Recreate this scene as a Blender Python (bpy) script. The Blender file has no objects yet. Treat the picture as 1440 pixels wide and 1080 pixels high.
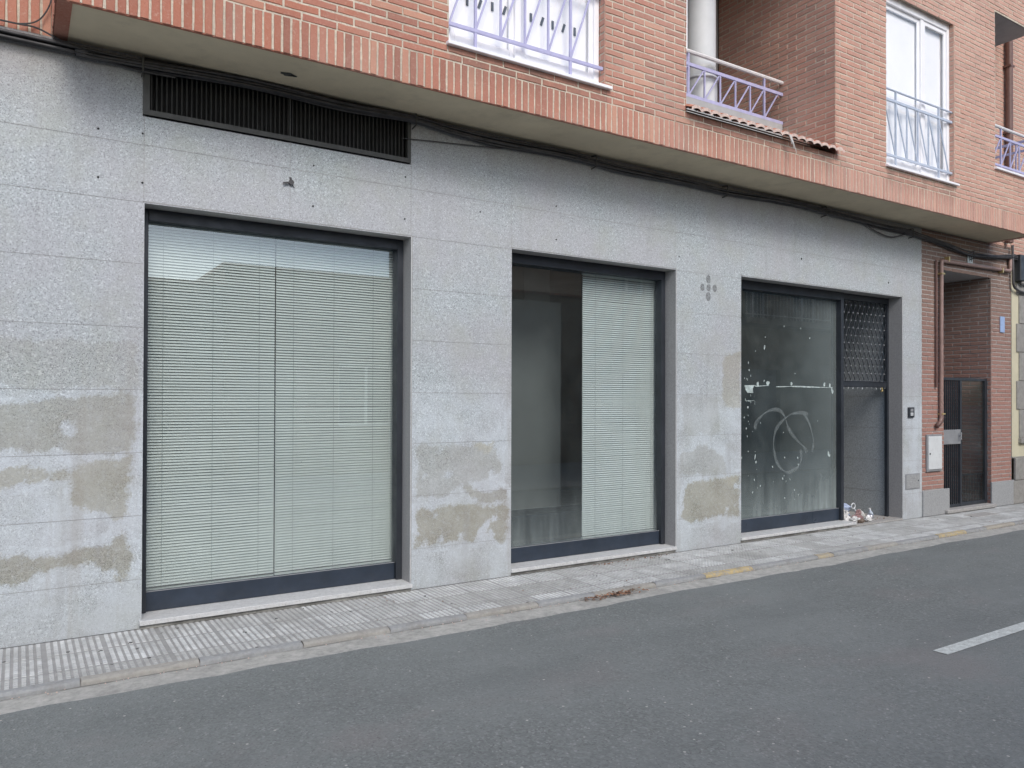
import bpy, math, random
import numpy as np
from mathutils import Vector, Matrix
random.seed(7)
SC = bpy.context.scene
COL = SC.collection
PI = math.pi
R = random.random
def U(a, b): return random.uniform(a, b)

# ------------------------------------------------------------------ helpers
class MB:
    """collects polygons in world coordinates"""
    def __init__(s):
        s.v = []; s.f = []; s.m = []; s.t = []
    def poly(s, pts, m=0, t=0.5):
        i = len(s.v); s.v += [tuple(p) for p in pts]
        s.f.append(tuple(range(i, i+len(pts)))); s.m.append(m); s.t.append(t)
    def mesh(s, vs, fs, m=0, t=0.5):
        i = len(s.v); s.v += [tuple(p) for p in vs]
        for f in fs:
            s.f.append(tuple(i+k for k in f)); s.m.append(m); s.t.append(t)
    def box(s, x0, x1, y0, y1, z0, z1, m=0, t=0.5, skip=''):
        v = [(x0,y0,z0),(x1,y0,z0),(x1,y1,z0),(x0,y1,z0),(x0,y0,z1),(x1,y0,z1),(x1,y1,z1),(x0,y1,z1)]
        F = {'b':(0,3,2,1),'t':(4,5,6,7),'f':(0,1,5,4),'r':(1,2,6,5),'k':(2,3,7,6),'l':(3,0,4,7)}
        s.mesh(v, [F[k] for k in F if k not in skip], m, t)
    def cbox(s, x0, x1, y0, y1, z0, z1, c=0.004, m=0, t=0.5):
        """box with chamfered edges"""
        vs = []; 
        for z, (ins) in ((z0, c), (z0+c, 0), (z1-c, 0), (z1, c)):
            a = ins
            for (px, py, sx, sy) in ((x0,y0,1,1),(x1,y0,-1,1),(x1,y1,-1,-1),(x0,y1,1,-1)):
                if a == 0:
                    vs += [(px, py+sy*c, z), (px+sx*c, py, z)] if sx*sy > 0 else [(px+sx*c, py, z), (px, py+sy*c, z)]
                else:
                    vs += [(px+sx*c, py+sy*c, z)]*2
        fs = []
        for L in range(3):
            for k in range(8):
                a, b = L*8+k, L*8+(k+1) % 8
                fs.append((a, b, b+8, a+8))
        fs.append(tuple(range(7, -1, -1))); fs.append(tuple(range(24, 32)))
        s.mesh(vs, fs, m, t)
    def bar(s, p, q, w, d, m=0, up=None):
        """square bar from p to q, w across, d along y"""
        p = Vector(p); q = Vector(q); a = (q-p).normalized()
        y = Vector(up) if up else (Vector((0,1,0)) if abs(a.y) < .9 else Vector((1,0,0)))
        n = a.cross(y).normalized()*w/2; y = n.cross(a).normalized()*d/2
        v = [p-n-y, p+n-y, p+n+y, p-n+y, q-n-y, q+n-y, q+n+y, q-n+y]
        s.mesh(v, [(0,3,2,1),(4,5,6,7),(0,1,5,4),(1,2,6,5),(2,3,7,6),(3,0,4,7)], m)
    def tube(s, pts, r, n=8, m=0, cap=True):
        pts = [Vector(p) for p in pts]
        rs = r if isinstance(r, (list, tuple)) else [r]*len(pts)
        base = len(s.v); ref = None
        for i, p in enumerate(pts):
            a = (pts[min(i+1, len(pts)-1)]-pts[max(i-1, 0)]).normalized()
            if ref is None: ref = Vector((0,0,1)) if abs(a.z) < .9 else Vector((0,1,0))
            u = (ref-a*ref.dot(a)).normalized(); ref = u; w = a.cross(u)
            for k in range(n):
                th = 2*PI*k/n; s.v.append(tuple(p+(u*math.cos(th)+w*math.sin(th))*rs[i]))
        for i in range(len(pts)-1):
            for k in range(n):
                a = base+i*n+k; b = base+i*n+(k+1) % n
                s.f.append((a, b, b+n, a+n)); s.m.append(m); s.t.append(.5)
        if cap:
            s.f.append(tuple(base+k for k in range(n-1, -1, -1))); s.m.append(m); s.t.append(.5)
            e = base+(len(pts)-1)*n
            s.f.append(tuple(e+k for k in range(n))); s.m.append(m); s.t.append(.5)
    def disc(s, c, rx, rz, n=14, axis='y', m=0, t=.5, jit=0.0, ang=0):
        pts = []
        for k in range(n):
            th = 2*PI*k/n; q = 1+U(-jit, jit)
            a, b = rx*q*math.cos(th), rz*q*math.sin(th)
            a, b = a*math.cos(ang)-b*math.sin(ang), a*math.sin(ang)+b*math.cos(ang)
            pts.append((c[0]+a, c[1], c[2]+b) if axis == 'y' else (c[0]+a, c[1]+b, c[2]))
        s.poly(pts, m, t)
    def build(s, name, mats, parent=None, smooth=False, label=None):
        if not isinstance(mats, (list, tuple)): mats = [mats]
        off = parent['_w'] if parent is not None and '_w' in parent.keys() else (0,0,0)
        vs = [(x-off[0], y-off[1], z-off[2]) for x, y, z in s.v]
        me = bpy.data.meshes.new(name); me.from_pydata(vs, [], s.f)
        for m in mats: me.materials.append(m)
        me.polygons.foreach_set('material_index', s.m)
        at = me.attributes.new('tint', 'FLOAT', 'FACE'); at.data.foreach_set('value', s.t)
        if smooth: me.polygons.foreach_set('use_smooth', [True]*len(s.f))
        me.update(); me.validate()
        o = bpy.data.objects.new(name, me); COL.objects.link(o)
        if parent is not None: o.parent = parent
        o['_w'] = list(off)
        if label: o['label'] = label
        return o

def thing(name, label, cat, loc=(0,0,0), group=None):
    o = bpy.data.objects.new(name, None); COL.objects.link(o); o.location = loc
    o.empty_display_size = .2
    o['label'] = label; o['category'] = cat; o['_w'] = list(loc)
    if group: o['group'] = group
    return o
def tag(o, label, cat, group=None, kind=None):
    o['label'] = label; o['category'] = cat
    if group: o['group'] = group
    if kind: o['kind'] = kind
    return o
def struct(o, label=None, cat=None):
    o['kind'] = 'structure'
    if label: o['label'] = label
    if cat: o['category'] = cat
    return o

# ------------------------------------------------------------------ materials
class NT:
    def __init__(s, name):
        s.mat = bpy.data.materials.new(name); s.mat.use_nodes = True
        s.n = s.mat.node_tree; s.n.nodes.clear()
        s.out = s.add('ShaderNodeOutputMaterial')
        s.geo = s.add('ShaderNodeNewGeometry')
        s.pos = s.geo.outputs['Position']
    def add(s, t, **kw):
        nd = s.n.nodes.new(t)
        for k, v in kw.items(): setattr(nd, k, v)
        return nd
    def L(s, a, b): s.n.links.new(a, b)
    def put(s, sock, v):
        if isinstance(v, bpy.types.NodeSocket): s.L(v, sock)
        elif isinstance(v, (int, float)) and sock.type in ('RGBA',): sock.default_value = (v, v, v, 1)
        elif isinstance(v, tuple) and len(v) == 3 and sock.type == 'RGBA': sock.default_value = (*v, 1)
        else: sock.default_value = v
    def math(s, op, a, b=0.0, c=None, clamp=False):
        nd = s.add('ShaderNodeMath', operation=op, use_clamp=clamp)
        s.put(nd.inputs[0], a); s.put(nd.inputs[1], b)
        if c is not None: s.put(nd.inputs[2], c)
        return nd.outputs[0]
    def mix(s, f, a, b, mode='MIX'):
        nd = s.add('ShaderNodeMix', data_type='RGBA', blend_type=mode)
        s.put(nd.inputs[0], f); s.put(nd.inputs[6], a); s.put(nd.inputs[7], b)
        return nd.outputs[2]
    def noise(s, scale, detail=4, rough=.6, vec=None, dist=0.0):
        nd = s.add('ShaderNodeTexNoise'); s.put(nd.inputs['Vector'], vec or s.pos)
        nd.inputs['Scale'].default_value = scale; nd.inputs['Detail'].default_value = detail
        nd.inputs['Roughness'].default_value = rough; nd.inputs['Distortion'].default_value = dist
        return nd.outputs[0]
    def voro(s, scale, out='Distance', vec=None, feature='F1'):
        nd = s.add('ShaderNodeTexVoronoi', feature=feature); s.put(nd.inputs['Vector'], vec or s.pos)
        nd.inputs['Scale'].default_value = scale
        return nd.outputs[out]
    def ramp(s, f, stops):
        nd = s.add('ShaderNodeValToRGB'); s.put(nd.inputs[0], f)
        e = nd.color_ramp.elements
        while len(e) < len(stops): e.new(.5)
        for k, (p, c) in enumerate(stops):
            e[k].position = p; e[k].color = (*c, 1) if isinstance(c, tuple) else (c, c, c, 1)
        return nd.outputs[0]
    def maprange(s, v, a, b, c=0.0, d=1.0):
        nd = s.add('ShaderNodeMapRange'); s.put(nd.inputs[0], v)
        for k, x in enumerate((a, b, c, d)): nd.inputs[k+1].default_value = x
        return nd.outputs[0]
    def scalev(s, v):
        nd = s.add('ShaderNodeMapping'); s.L(s.pos, nd.inputs[0]); nd.inputs['Scale'].default_value = v
        return nd.outputs[0]
    def sep(s):
        nd = s.add('ShaderNodeSeparateXYZ'); s.L(s.pos, nd.inputs[0]); return nd.outputs
    def attr(s, name, out='Fac'):
        nd = s.add('ShaderNodeAttribute', attribute_name=name); return nd.outputs[out]
    def bump(s, h, strength=.3, dist=.005):
        nd = s.add('ShaderNodeBump'); s.put(nd.inputs['Height'], h)
        nd.inputs['Strength'].default_value = strength; nd.inputs['Distance'].default_value = dist
        return nd.outputs[0]
    def bsdf(s, col, rough=.7, metal=0.0, nrm=None, spec=.5, **kw):
        b = s.add('ShaderNodeBsdfPrincipled')
        s.put(b.inputs['Base Color'], col); s.put(b.inputs['Roughness'], rough)
        s.put(b.inputs['Metallic'], metal); s.put(b.inputs['Specular IOR Level'], spec)
        if nrm is not None: s.L(nrm, b.inputs['Normal'])
        s.L(b.outputs[0], s.out.inputs[0]); return b

def simple(name, col, rough=.6, metal=0.0, var=.25, scale=6, bump=.0, bscale=80, dirt=0.0, spec=.5):
    t = NT(name)
    n = t.noise(scale, 6, .65)
    a = tuple(c*(1-var) for c in col); b = tuple(min(1, c*(1+var)) for c in col)
    c = t.ramp(n, [(.3, a), (.7, b)])
    if dirt:
        d = t.noise(scale*3.1, 8, .7)
        c = t.mix(t.maprange(d, .52, .7, 0, dirt), c, (.10, .09, .075))
    nr = t.bump(t.noise(bscale, 3), bump, .003) if bump else None
    rr = t.maprange(t.noise(scale*2.3, 4), .3, .7, max(0.02, rough-.12), min(1, rough+.12))
    t.bsdf(c, rr, metal, nr, spec)
    return t.mat

def granite_mat():
    t = NT('granite_cladding')
    x, y, z = t.sep()
    cr = t.voro(118, 'Color'); sp = t.add('ShaderNodeSeparateColor'); t.L(cr, sp.inputs[0])
    grain = t.ramp(sp.outputs[0], [(0.0, (.41,.455,.46)), (.35, (.495,.55,.555)), (.7, (.43,.465,.485)), (1.0, (.68,.74,.745))])
    # dark mica flecks
    v2 = t.voro(160, 'Distance'); n2 = t.noise(60, 3, .7)
    fl = t.math('MULTIPLY', t.math('LESS_THAN', v2, .36), t.math('GREATER_THAN', n2, .49))
    grain = t.mix(t.math('MULTIPLY', fl, .92), grain, (.085, .095, .10))
    v3 = t.voro(82, 'Distance', vec=t.scalev((1, 1, 1.3))); n3 = t.noise(31, 2, .6)
    fl3 = t.math('MULTIPLY', t.math('LESS_THAN', v3, .30), t.math('GREATER_THAN', n3, .52))
    grain = t.mix(t.math('MULTIPLY', fl3, .75), grain, (.15, .16, .165))
    # big soft colour drift, panel to panel
    d1 = t.noise(.9, 3, .55); grain = t.mix(t.maprange(d1, .38, .60, 0, .42), grain, (.445, .42, .445))
    d2 = t.noise(2.6, 6, .65); grain = t.mix(t.maprange(d2, .48, .66, 0, .35), grain, (.40, .42, .36))
    # cleaned and repainted patches: signed distance stored on the vertices
    a = t.add('ShaderNodeAttribute', attribute_name='stain'); sc = t.add('ShaderNodeSeparateColor'); t.L(a.outputs['Color'], sc.inputs[0])
    wob = t.math('ADD', t.math('MULTIPLY', t.math('SUBTRACT', t.noise(7.5, 8, .66), .5), .52),
                 t.math('MULTIPLY', t.math('SUBTRACT', t.noise(70, 3, .6), .5), .16))
    sd = t.math('ADD', sc.outputs[0], wob)
    inside = t.maprange(sd, .47, .53)
    low = t.maprange(z, 1.75, 1.45)
    # pale scrubbed stone round the patches, low on the piers
    scr = t.math('MULTIPLY', low, t.maprange(t.noise(3.2, 5, .6), .33, .6))
    edge = t.math('MULTIPLY', t.maprange(t.math('ABSOLUTE', t.math('SUBTRACT', sd, .36)), .16, .02), t.maprange(sc.outputs[2], .45, .75))
    edge = t.math('MULTIPLY', edge, t.maprange(t.noise(4.5, 5, .65), .32, .6, .1, 1.0))
    scr = t.math('MAXIMUM', t.math('MULTIPLY', scr, .75), edge)
    grain = t.mix(t.math('MULTIPLY', scr, .68), grain, (.66, .725, .77))
    tone = t.mix(sc.outputs[1], t.mix(t.noise(5, 4), (.60, .575, .52), (.78, .75, .67)), (.84, .75, .56))
    beige = t.mix(.18, t.mix(1.0, grain, tone, 'MULTIPLY'), (.31, .295, .25))
    wn = t.math('MULTIPLY', t.math('MULTIPLY', inside, sc.outputs[2]), t.maprange(t.noise(28, 5, .7), .28, .5, .55, 1.0))
    grain = t.mix(wn, grain, beige)
    # splash dirt at the foot, darker brown towards the soffit, runs
    run = t.noise(7, 5, .6, vec=t.scalev((1, 1, .12)))
    foot = t.maprange(z, .42, 0.0); foot = t.math('MULTIPLY', foot, t.maprange(t.noise(4, 5, .6), .25, .6, .3, .75))
    grain = t.mix(foot, grain, t.mix(.4, grain, (.25, .245, .22)))
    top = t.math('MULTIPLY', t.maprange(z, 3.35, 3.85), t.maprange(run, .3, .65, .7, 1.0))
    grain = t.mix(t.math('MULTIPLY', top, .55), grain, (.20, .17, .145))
    # short drips of grime below the window heads and holes
    run2 = t.noise(5, 6, .65, vec=t.scalev((1, 1, .07)))
    lowz = t.maprange(z, 3.0, .3)
    grain = t.mix(t.math('MULTIPLY', t.math('MULTIPLY', t.maprange(run2, .54, .68), lowz), .35), grain, (.30, .27, .22))
    dr = t.math('MULTIPLY', t.maprange(run, .56, .70), .28)
    grain = t.mix(dr, grain, (.30, .30, .30))
    rough = t.maprange(t.noise(9, 4), .3, .7, .55, .8)
    t.bsdf(grain, rough, 0, t.bump(t.noise(160, 2), .15, .002), .35)
    return t.mat

def brick_mat(name='red_brick', pale=0.0, stain=0.0):
    t = NT(name)
    x, y, z = t.sep()
    tn = t.attr('tint')
    c = t.ramp(tn, [(0, (.25,.095,.068)), (.2, (.39,.145,.095)), (.5, (.455,.18,.118)), (.75, (.37,.13,.092)), (1, (.54,.27,.18))])
    c = t.mix(t.maprange(t.noise(55, 6, .7), .3, .7, 0, .5), c, t.mix(.5, c, (.60, .34, .25)))
    c = t.mix(t.maprange(t.noise(210, 2, .6), .62, .72, 0, .6), c, (.14, .07, .055))
    c = t.mix(t.maprange(t.noise(1.1, 5, .6), .42, .75, 0, .35), c, (.52, .36, .30))
    c = t.mix(t.maprange(x, 1.5, 10, 0, .52), c, (.68, .47, .39))  # paler towards the right: bright haze at that end painted into the brick
    c = t.mix(t.maprange(t.noise(1.6, 6, .65, vec=t.scalev((1, 1, .25))), .5, .72, 0, .4), c, (.33, .22, .18))
    for (sx0, sx1, sz_) in ((2.75, 4.3, 4.28), (5.3, 7.5, 4.28), (8.5, 10.0, 4.30)):
        mk = t.math('MULTIPLY', t.math('MULTIPLY', t.math('GREATER_THAN', x, sx0), t.math('LESS_THAN', x, sx1)), t.math('MULTIPLY', t.maprange(z, sz_-.30, sz_-.02), t.math('LESS_THAN', z, sz_+.02)))
        c = t.mix(t.math('MULTIPLY', mk, t.maprange(t.noise(9, 5, .6, vec=t.scalev((1, 1, .15))), .3, .6, .2, .75)), c, (.20, .13, .105))
    if stain:
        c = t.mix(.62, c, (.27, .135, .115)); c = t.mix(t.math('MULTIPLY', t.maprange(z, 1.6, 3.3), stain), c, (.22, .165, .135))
    c = t.mix(t.math('MULTIPLY', t.maprange(t.noise(38, 7, .75), .56, .72), .5), c, (.60, .50, .41))
    t.bsdf(c, .85, 0, t.bump(t.noise(120, 5, .7), .5, .004), .25)
    return t.mat

def mortar_mat():
    t = NT('lime_mortar')
    c = t.ramp(t.noise(40, 6, .7), [(.3, (.46,.41,.33)), (.7, (.74,.67,.55))])
    c = t.mix(t.maprange(t.noise(2.2, 5), .5, .7, 0, .5), c, (.30, .27, .22))
    t.bsdf(c, .95, 0, t.bump(t.noise(150, 4, .7), .8, .006), .2)
    return t.mat

def glass_mat(name, tint=(.80,.88,.86), dust=.05, low=.0, ztop=1.0, side=None, refl=1.0, base=.085):
    t = NT(name)
    x, y, z = t.sep()
    dp = t.add('ShaderNodeVectorMath', operation='DOT_PRODUCT')
    t.L(t.geo.outputs['Incoming'], dp.inputs[0]); t.L(t.geo.outputs['Normal'], dp.inputs[1])
    c = t.math('SUBTRACT', 1.0, t.math('ABSOLUTE', dp.outputs['Value']))
    f = t.math('MULTIPLY_ADD', t.math('POWER', c, 4.0), .80*refl, base*refl, clamp=True)
    tr = t.add('ShaderNodeBsdfTransparent'); tr.inputs[0].default_value = (*tint, 1)
    gl = t.add('ShaderNodeBsdfGlossy'); gl.inputs['Roughness'].default_value = .012; gl.inputs[0].default_value = (.9,.95,.95,1)
    # very slight waviness of the float glass
    pass
    m1 = t.add('ShaderNodeMixShader'); t.L(f, m1.inputs[0]); t.L(tr.outputs[0], m1.inputs[1]); t.L(gl.outputs[0], m1.inputs[2])
    df = t.add('ShaderNodeBsdfDiffuse'); df.inputs[0].default_value = (.50,.58,.57,1)
    dn = t.math('MULTIPLY', t.maprange(t.noise(2.3, 7, .7), .3, .75, .2, 1.6), dust)
    runs = t.noise(9, 5, .6, vec=t.scalev((1, 1, .16)))
    if low:
        g = t.math('POWER', t.maprange(z, ztop, .2), 1.7)
        dn = t.math('ADD', dn, t.math('MULTIPLY', g, t.maprange(runs, .3, .7, low*.4, low*1.3)))
    if side:
        g = t.math('MULTIPLY', t.maprange(x, side[0], side[1]), side[2])
        dn = t.math('ADD', dn, g)
    # tiny dried specks
    sp = t.math('MULTIPLY', t.math('LESS_THAN', t.voro(26), .07), t.math('GREATER_THAN', t.noise(5, 3), .56))
    dn = t.math('ADD', dn, t.math('MULTIPLY', sp, .35), clamp=True)
    m2 = t.add('ShaderNodeMixShader'); t.L(dn, m2.inputs[0]); t.L(m1.outputs[0], m2.inputs[1]); t.L(df.outputs[0], m2.inputs[2])
    t.L(m2.outputs[0], t.out.inputs[0])
    return t.mat

def film_mat(name, col, alpha, scale=30):
    t = NT(name)
    tr = t.add('ShaderNodeBsdfTransparent'); df = t.add('ShaderNodeBsdfDiffuse'); df.inputs[0].default_value = (*col, 1)
    m = t.add('ShaderNodeMixShader')
    t.L(t.maprange(t.noise(scale, 5, .7), .3, .65, alpha*.35, alpha*1.15), m.inputs[0])
    t.L(tr.outputs[0], m.inputs[1]); t.L(df.outputs[0], m.inputs[2]); t.L(m.outputs[0], t.out.inputs[0])
    return t.mat

def asphalt_mat():
    t = NT('old_asphalt')
    x, y, z = t.sep()
    cr = t.voro(85, 'Color'); sp = t.add('ShaderNodeSeparateColor'); t.L(cr, sp.inputs[0])
    c = t.ramp(sp.outputs[1], [(0, (.135,.148,.146)), (.5, (.20,.22,.216)), (.92, (.245,.267,.26)), (1, (.40,.42,.41))])
    c = t.mix(.5, c, t.ramp(t.noise(45, 5, .7), [(.3, (.11,.12,.115)), (.7, (.22,.236,.228))]))
    c = t.mix(t.maprange(t.noise(.55, 6, .65), .42, .6, 0, .6), c, (.22, .24, .235))
    c = t.mix(t.maprange(t.noise(.8, 4, .6, vec=t.scalev((1, 1.4, 3))), .55, .68, 0, .35), c, (.235, .215, .21))
    c = t.mix(t.maprange(t.noise(1.3, 6, .65, vec=t.scalev((.35, 1, 1))), .48, .66, 0, .38), c, (.135, .148, .148))
    # pale grit trodden into the surface
    v = t.voro(11, 'Distance'); n = t.noise(3.0, 3)
    g = t.math('MULTIPLY', t.math('LESS_THAN', v, .075), t.math('GREATER_THAN', n, .47))
    c = t.mix(t.math('MULTIPLY', g, .75), c, (.55, .54, .50))
    v = t.voro(38, 'Distance'); g = t.math('LESS_THAN', v, .12)
    g = t.math('MULTIPLY', g, t.math('GREATER_THAN', t.noise(9, 3), .5))
    c = t.mix(t.math('MULTIPLY', g, .5), c, (.45, .44, .42))
    v = t.voro(50, 'Distance', vec=t.scalev((1, 1.2, 1))); g = t.math('MULTIPLY', t.math('LESS_THAN', v, .2), t.math('GREATER_THAN', t.noise(13, 3), .52))
    c = t.mix(t.math('MULTIPLY', g, .6), c, (.07, .07, .072))
    t.bsdf(c, .82, 0, t.bump(t.math('ADD', t.voro(85), t.noise(20, 5)), .55, .006), .35)
    return t.mat

def pave_mat(top):
    t = NT('paving_tile_top' if top else 'paving_tile_groove')
    if top: c = t.ramp(t.noise(6, 6, .7), [(.28, (.38,.39,.385)), (.5, (.56,.575,.565)), (.75, (.76,.78,.77))])
    else: c = t.ramp(t.noise(12, 6, .7), [(.3, (.26,.26,.26)), (.7, (.42,.42,.41))])
    c = t.mix(t.maprange(t.noise(1.7, 5, .65), .52, .72, 0, .6), c, (.27, .265, .25))
    c = t.mix(t.maprange(t.attr('tint'), 0, 1, .0, .6), c, (.33, .33, .31))
    c = t.mix(t.math('MULTIPLY', t.math('LESS_THAN', t.voro(7), .10), t.math('GREATER_THAN', t.noise(2, 2), .5)), c, (.10, .10, .095))
    t.bsdf(c, .8, 0, t.bump(t.noise(140, 4), .3, .003), .3)
    return t.mat

def kerb_mat():
    t = NT('kerb_stone')
    tn = t.attr('tint')
    grey = t.ramp(t.noise(30, 6, .7), [(.3, (.27,.28,.28)), (.7, (.38,.39,.385))])
    och = t.ramp(t.noise(30, 6, .7), [(.3, (.33,.31,.265)), (.7, (.44,.41,.345))])
    yel = t.ramp(t.noise(26, 6, .7), [(.40, (.36,.35,.31)), (.55, (.56,.43,.20)), (.7, (.60,.48,.24))])
    c = t.mix(t.maprange(tn, .1, .5), grey, och)
    c = t.mix(t.maprange(tn, .6, .95), c, yel)
    c = t.mix(t.maprange(t.noise(5, 6, .7), .52, .7, 0, .6), c, (.20, .19, .17))
    t.bsdf(c, .85, 0, t.bump(t.noise(70, 5), .5, .005), .3)
    return t.mat

def gutter_mat():
    t = NT('gutter_concrete')
    c = t.ramp(t.noise(18, 7, .72), [(.3, (.30,.30,.28)), (.5, (.43,.43,.40)), (.72, (.56,.55,.52))])
    c = t.mix(t.maprange(t.noise(2.5, 6, .7), .5, .7, 0, .5), c, (.28, .275, .26))
    y_ = t.sep()[1]
    seam = t.math('MULTIPLY', t.maprange(t.math('ADD', y_, t.math('MULTIPLY', t.noise(9, 5), .03)), -.905, -.885), t.maprange(t.noise(3, 5), .4, .55, .2, .8))
    c = t.mix(seam, c, (.12, .12, .11))
    t.bsdf(c, .9, 0, t.bump(t.noise(60, 6, .7), .7, .008), .25)
    return t.mat

M = {}
M['granite'] = granite_mat()
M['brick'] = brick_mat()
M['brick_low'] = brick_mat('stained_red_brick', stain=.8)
M['mortar'] = mortar_mat()
M['mortar_low'] = simple('grey_mortar', (.40,.37,.34), .95, var=.25, scale=20)
M['joint'] = simple('granite_joint', (.29,.28,.27), .9)
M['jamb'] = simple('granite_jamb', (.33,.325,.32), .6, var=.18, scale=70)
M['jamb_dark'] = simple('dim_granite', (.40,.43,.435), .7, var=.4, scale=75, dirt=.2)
M['sill'] = simple('pale_marble', (.62,.63,.62), .45, var=.12, scale=20, dirt=.35)
M['soffit'] = simple('soffit_render', (.60,.52,.375), .9, var=.12, scale=1.6, bump=.3, bscale=60, dirt=.18)
M['navy'] = simple('navy_lacquered_metal', (.030,.042,.062), .38, var=.3, scale=3, dirt=.1)
M['charcoal'] = simple('charcoal_metal', (.028,.033,.041), .45, var=.25, scale=5)
M['louver'] = simple('brown_grey_louvre', (.06,.06,.055), .6, var=.25, scale=9, dirt=.2)
M['slatdark'] = simple('dusty_dark_slat', (.036,.035,.032), .8, var=.3)
M['black'] = simple('dark_cavity', (.03,.03,.03), .9)
M['cable'] = simple('black_cable', (.06,.058,.06), .6, var=.4, scale=9)
M['slat'] = simple('blind_slat', (.72,.75,.725), .5, var=.05, scale=2)
M['cord'] = simple('blind_cord', (.30,.33,.32), .8)
M['white'] = simple('white_window_paint', (.90,.90,.92), .4, var=.04, scale=5)
M['shutter'] = simple('white_blind', (.96,.96,.97), .6, var=.03, scale=3)
M['lilac'] = simple('lilac_painted_steel', (.46,.45,.66), .45, var=.1, scale=12)
M['bluegrey'] = simple('blue_grey_painted_steel', (.50,.56,.66), .45, var=.1, scale=12)
M['handrail'] = simple('white_handrail', (.75,.74,.74), .4, var=.06)
M['terracotta'] = simple('terracotta_tile', (.48,.20,.13), .85, var=.4, scale=22, bump=.4, dirt=.3)
M['pinkmortar'] = simple('tile_bedding_mortar', (.62,.48,.42), .95, var=.3, scale=30, bump=.5)
M['column'] = simple('grey_white_column', (.66,.68,.69), .6, var=.06, scale=4)
M['render'] = simple('grey_loggia_render', (.42,.42,.42), .85, var=.1)
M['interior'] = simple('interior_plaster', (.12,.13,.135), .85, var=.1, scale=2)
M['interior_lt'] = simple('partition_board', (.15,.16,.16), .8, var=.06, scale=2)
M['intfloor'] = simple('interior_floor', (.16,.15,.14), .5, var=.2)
M['copper'] = simple('painted_copper_pipe', (.30,.20,.17), .45, var=.2, scale=14)
M['pipebrown'] = simple('brown_pipe', (.16,.09,.075), .5, var=.2, scale=14)
M['brass'] = simple('brass_clip', (.65,.52,.25), .35, metal=.7)
M['meter'] = simple('white_enamel', (.70,.73,.73), .4, var=.05, dirt=.15)
M['grey'] = simple('grey_metal', (.28,.29,.30), .5, var=.15)
M['plinth'] = simple('plinth_granite', (.36,.37,.37), .75, var=.22, scale=55, dirt=.3)
M['stepstone'] = simple('step_stone', (.40,.39,.37), .7, var=.2, scale=30, dirt=.3)
M['cream'] = simple('cream_render', (.62,.58,.42), .9, var=.08, scale=2, dirt=.15)
M['quoin'] = simple('grey_stone_block', (.31,.30,.275), .85, var=.2, scale=14, bump=.3, dirt=.25)
M['dark_glass'] = simple('dark_window_glass', (.02,.025,.03), .08, var=.1)
M['bluesign'] = simple('pale_blue_enamel', (.33,.45,.70), .4, var=.12, scale=25)
M['plate'] = simple('white_number_plate', (.62,.68,.66), .4, var=.05)
M['ink'] = simple('dark_ink', (.06,.07,.08), .6)
M['mark'] = film_mat('adhesive_residue', (.26,.27,.27), .62, 40)
M['scrawl'] = film_mat('chalky_scrawl', (.60,.68,.68), .17, 14)
M['paint'] = film_mat('dried_pale_paint', (.66,.78,.76), .78, 25)
M['glass1'] = glass_mat('shop_glass', tint=(.90,.95,.94), base=.17, dust=.05, low=.12, ztop=1.2)
M['glass2'] = glass_mat('shop_glass_clear', tint=(.88,.93,.93), base=.10, dust=.03, low=.25, ztop=.9)
M['glass3'] = glass_mat('dusty_shop_glass', tint=(.60,.74,.78), dust=.075, base=.11, low=.36, ztop=1.05, side=(7.6, 8.75, .16))
M['glassd'] = glass_mat('door_glass', tint=(.6,.6,.6), dust=.03, refl=.35)
M['glassu'] = glass_mat('upper_window_glass', tint=(1,1,1), dust=.0, refl=1.0, base=.07)
M['asphalt'] = asphalt_mat()
M['pave_top'] = pave_mat(True); M['pave_low'] = pave_mat(False)
M['kerb'] = kerb_mat(); M['gutter'] = gutter_mat()
M['linepaint'] = simple('worn_white_road_paint', (.56,.60,.58), .8, var=.25, scale=30, bump=.3, dirt=.6)
M['ground'] = simple('bare_ground', (.20,.19,.17), .95, var=.2, scale=.8)
M['leaf'] = simple('dry_leaf', (.24,.135,.085), .8, var=.5, scale=30)
M['green'] = simple('plant_green', (.05,.11,.035), .7, var=.4, scale=30)
M['stucco'] = simple('opposite_render', (.34,.33,.29), .9, var=.1, scale=1.2, dirt=.25)
M['stucco2'] = simple('opposite_beige_render', (.33,.28,.21), .9, var=.1, scale=1.2, dirt=.2)
M['rooftile'] = simple('roof_tile', (.36,.18,.12), .85, var=.3, scale=9)
M['shade'] = simple('roller_shutter_grey', (.30,.32,.34), .6, var=.1)
M['woodbr'] = simple('brown_timber_door', (.13,.075,.045), .6, var=.2, scale=5)
M['plastic'] = simple('clear_plastic', (.55,.62,.70), .15, var=.1, scale=20)
M['paper'] = simple('crumpled_paper', (.68,.68,.66), .8, var=.15, scale=20)
M['redwrap'] = simple('red_wrapper', (.30,.19,.18), .45, var=.3, scale=20)
M['can'] = simple('crushed_can_metal', (.55,.55,.57), .3, metal=.8, var=.2)
M['cardboard'] = simple('brown_cardboard', (.18,.14,.11), .9, var=.2)
M['bluewrap'] = simple('blue_bag_plastic', (.42,.50,.66), .35, var=.25, scale=25)

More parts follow.
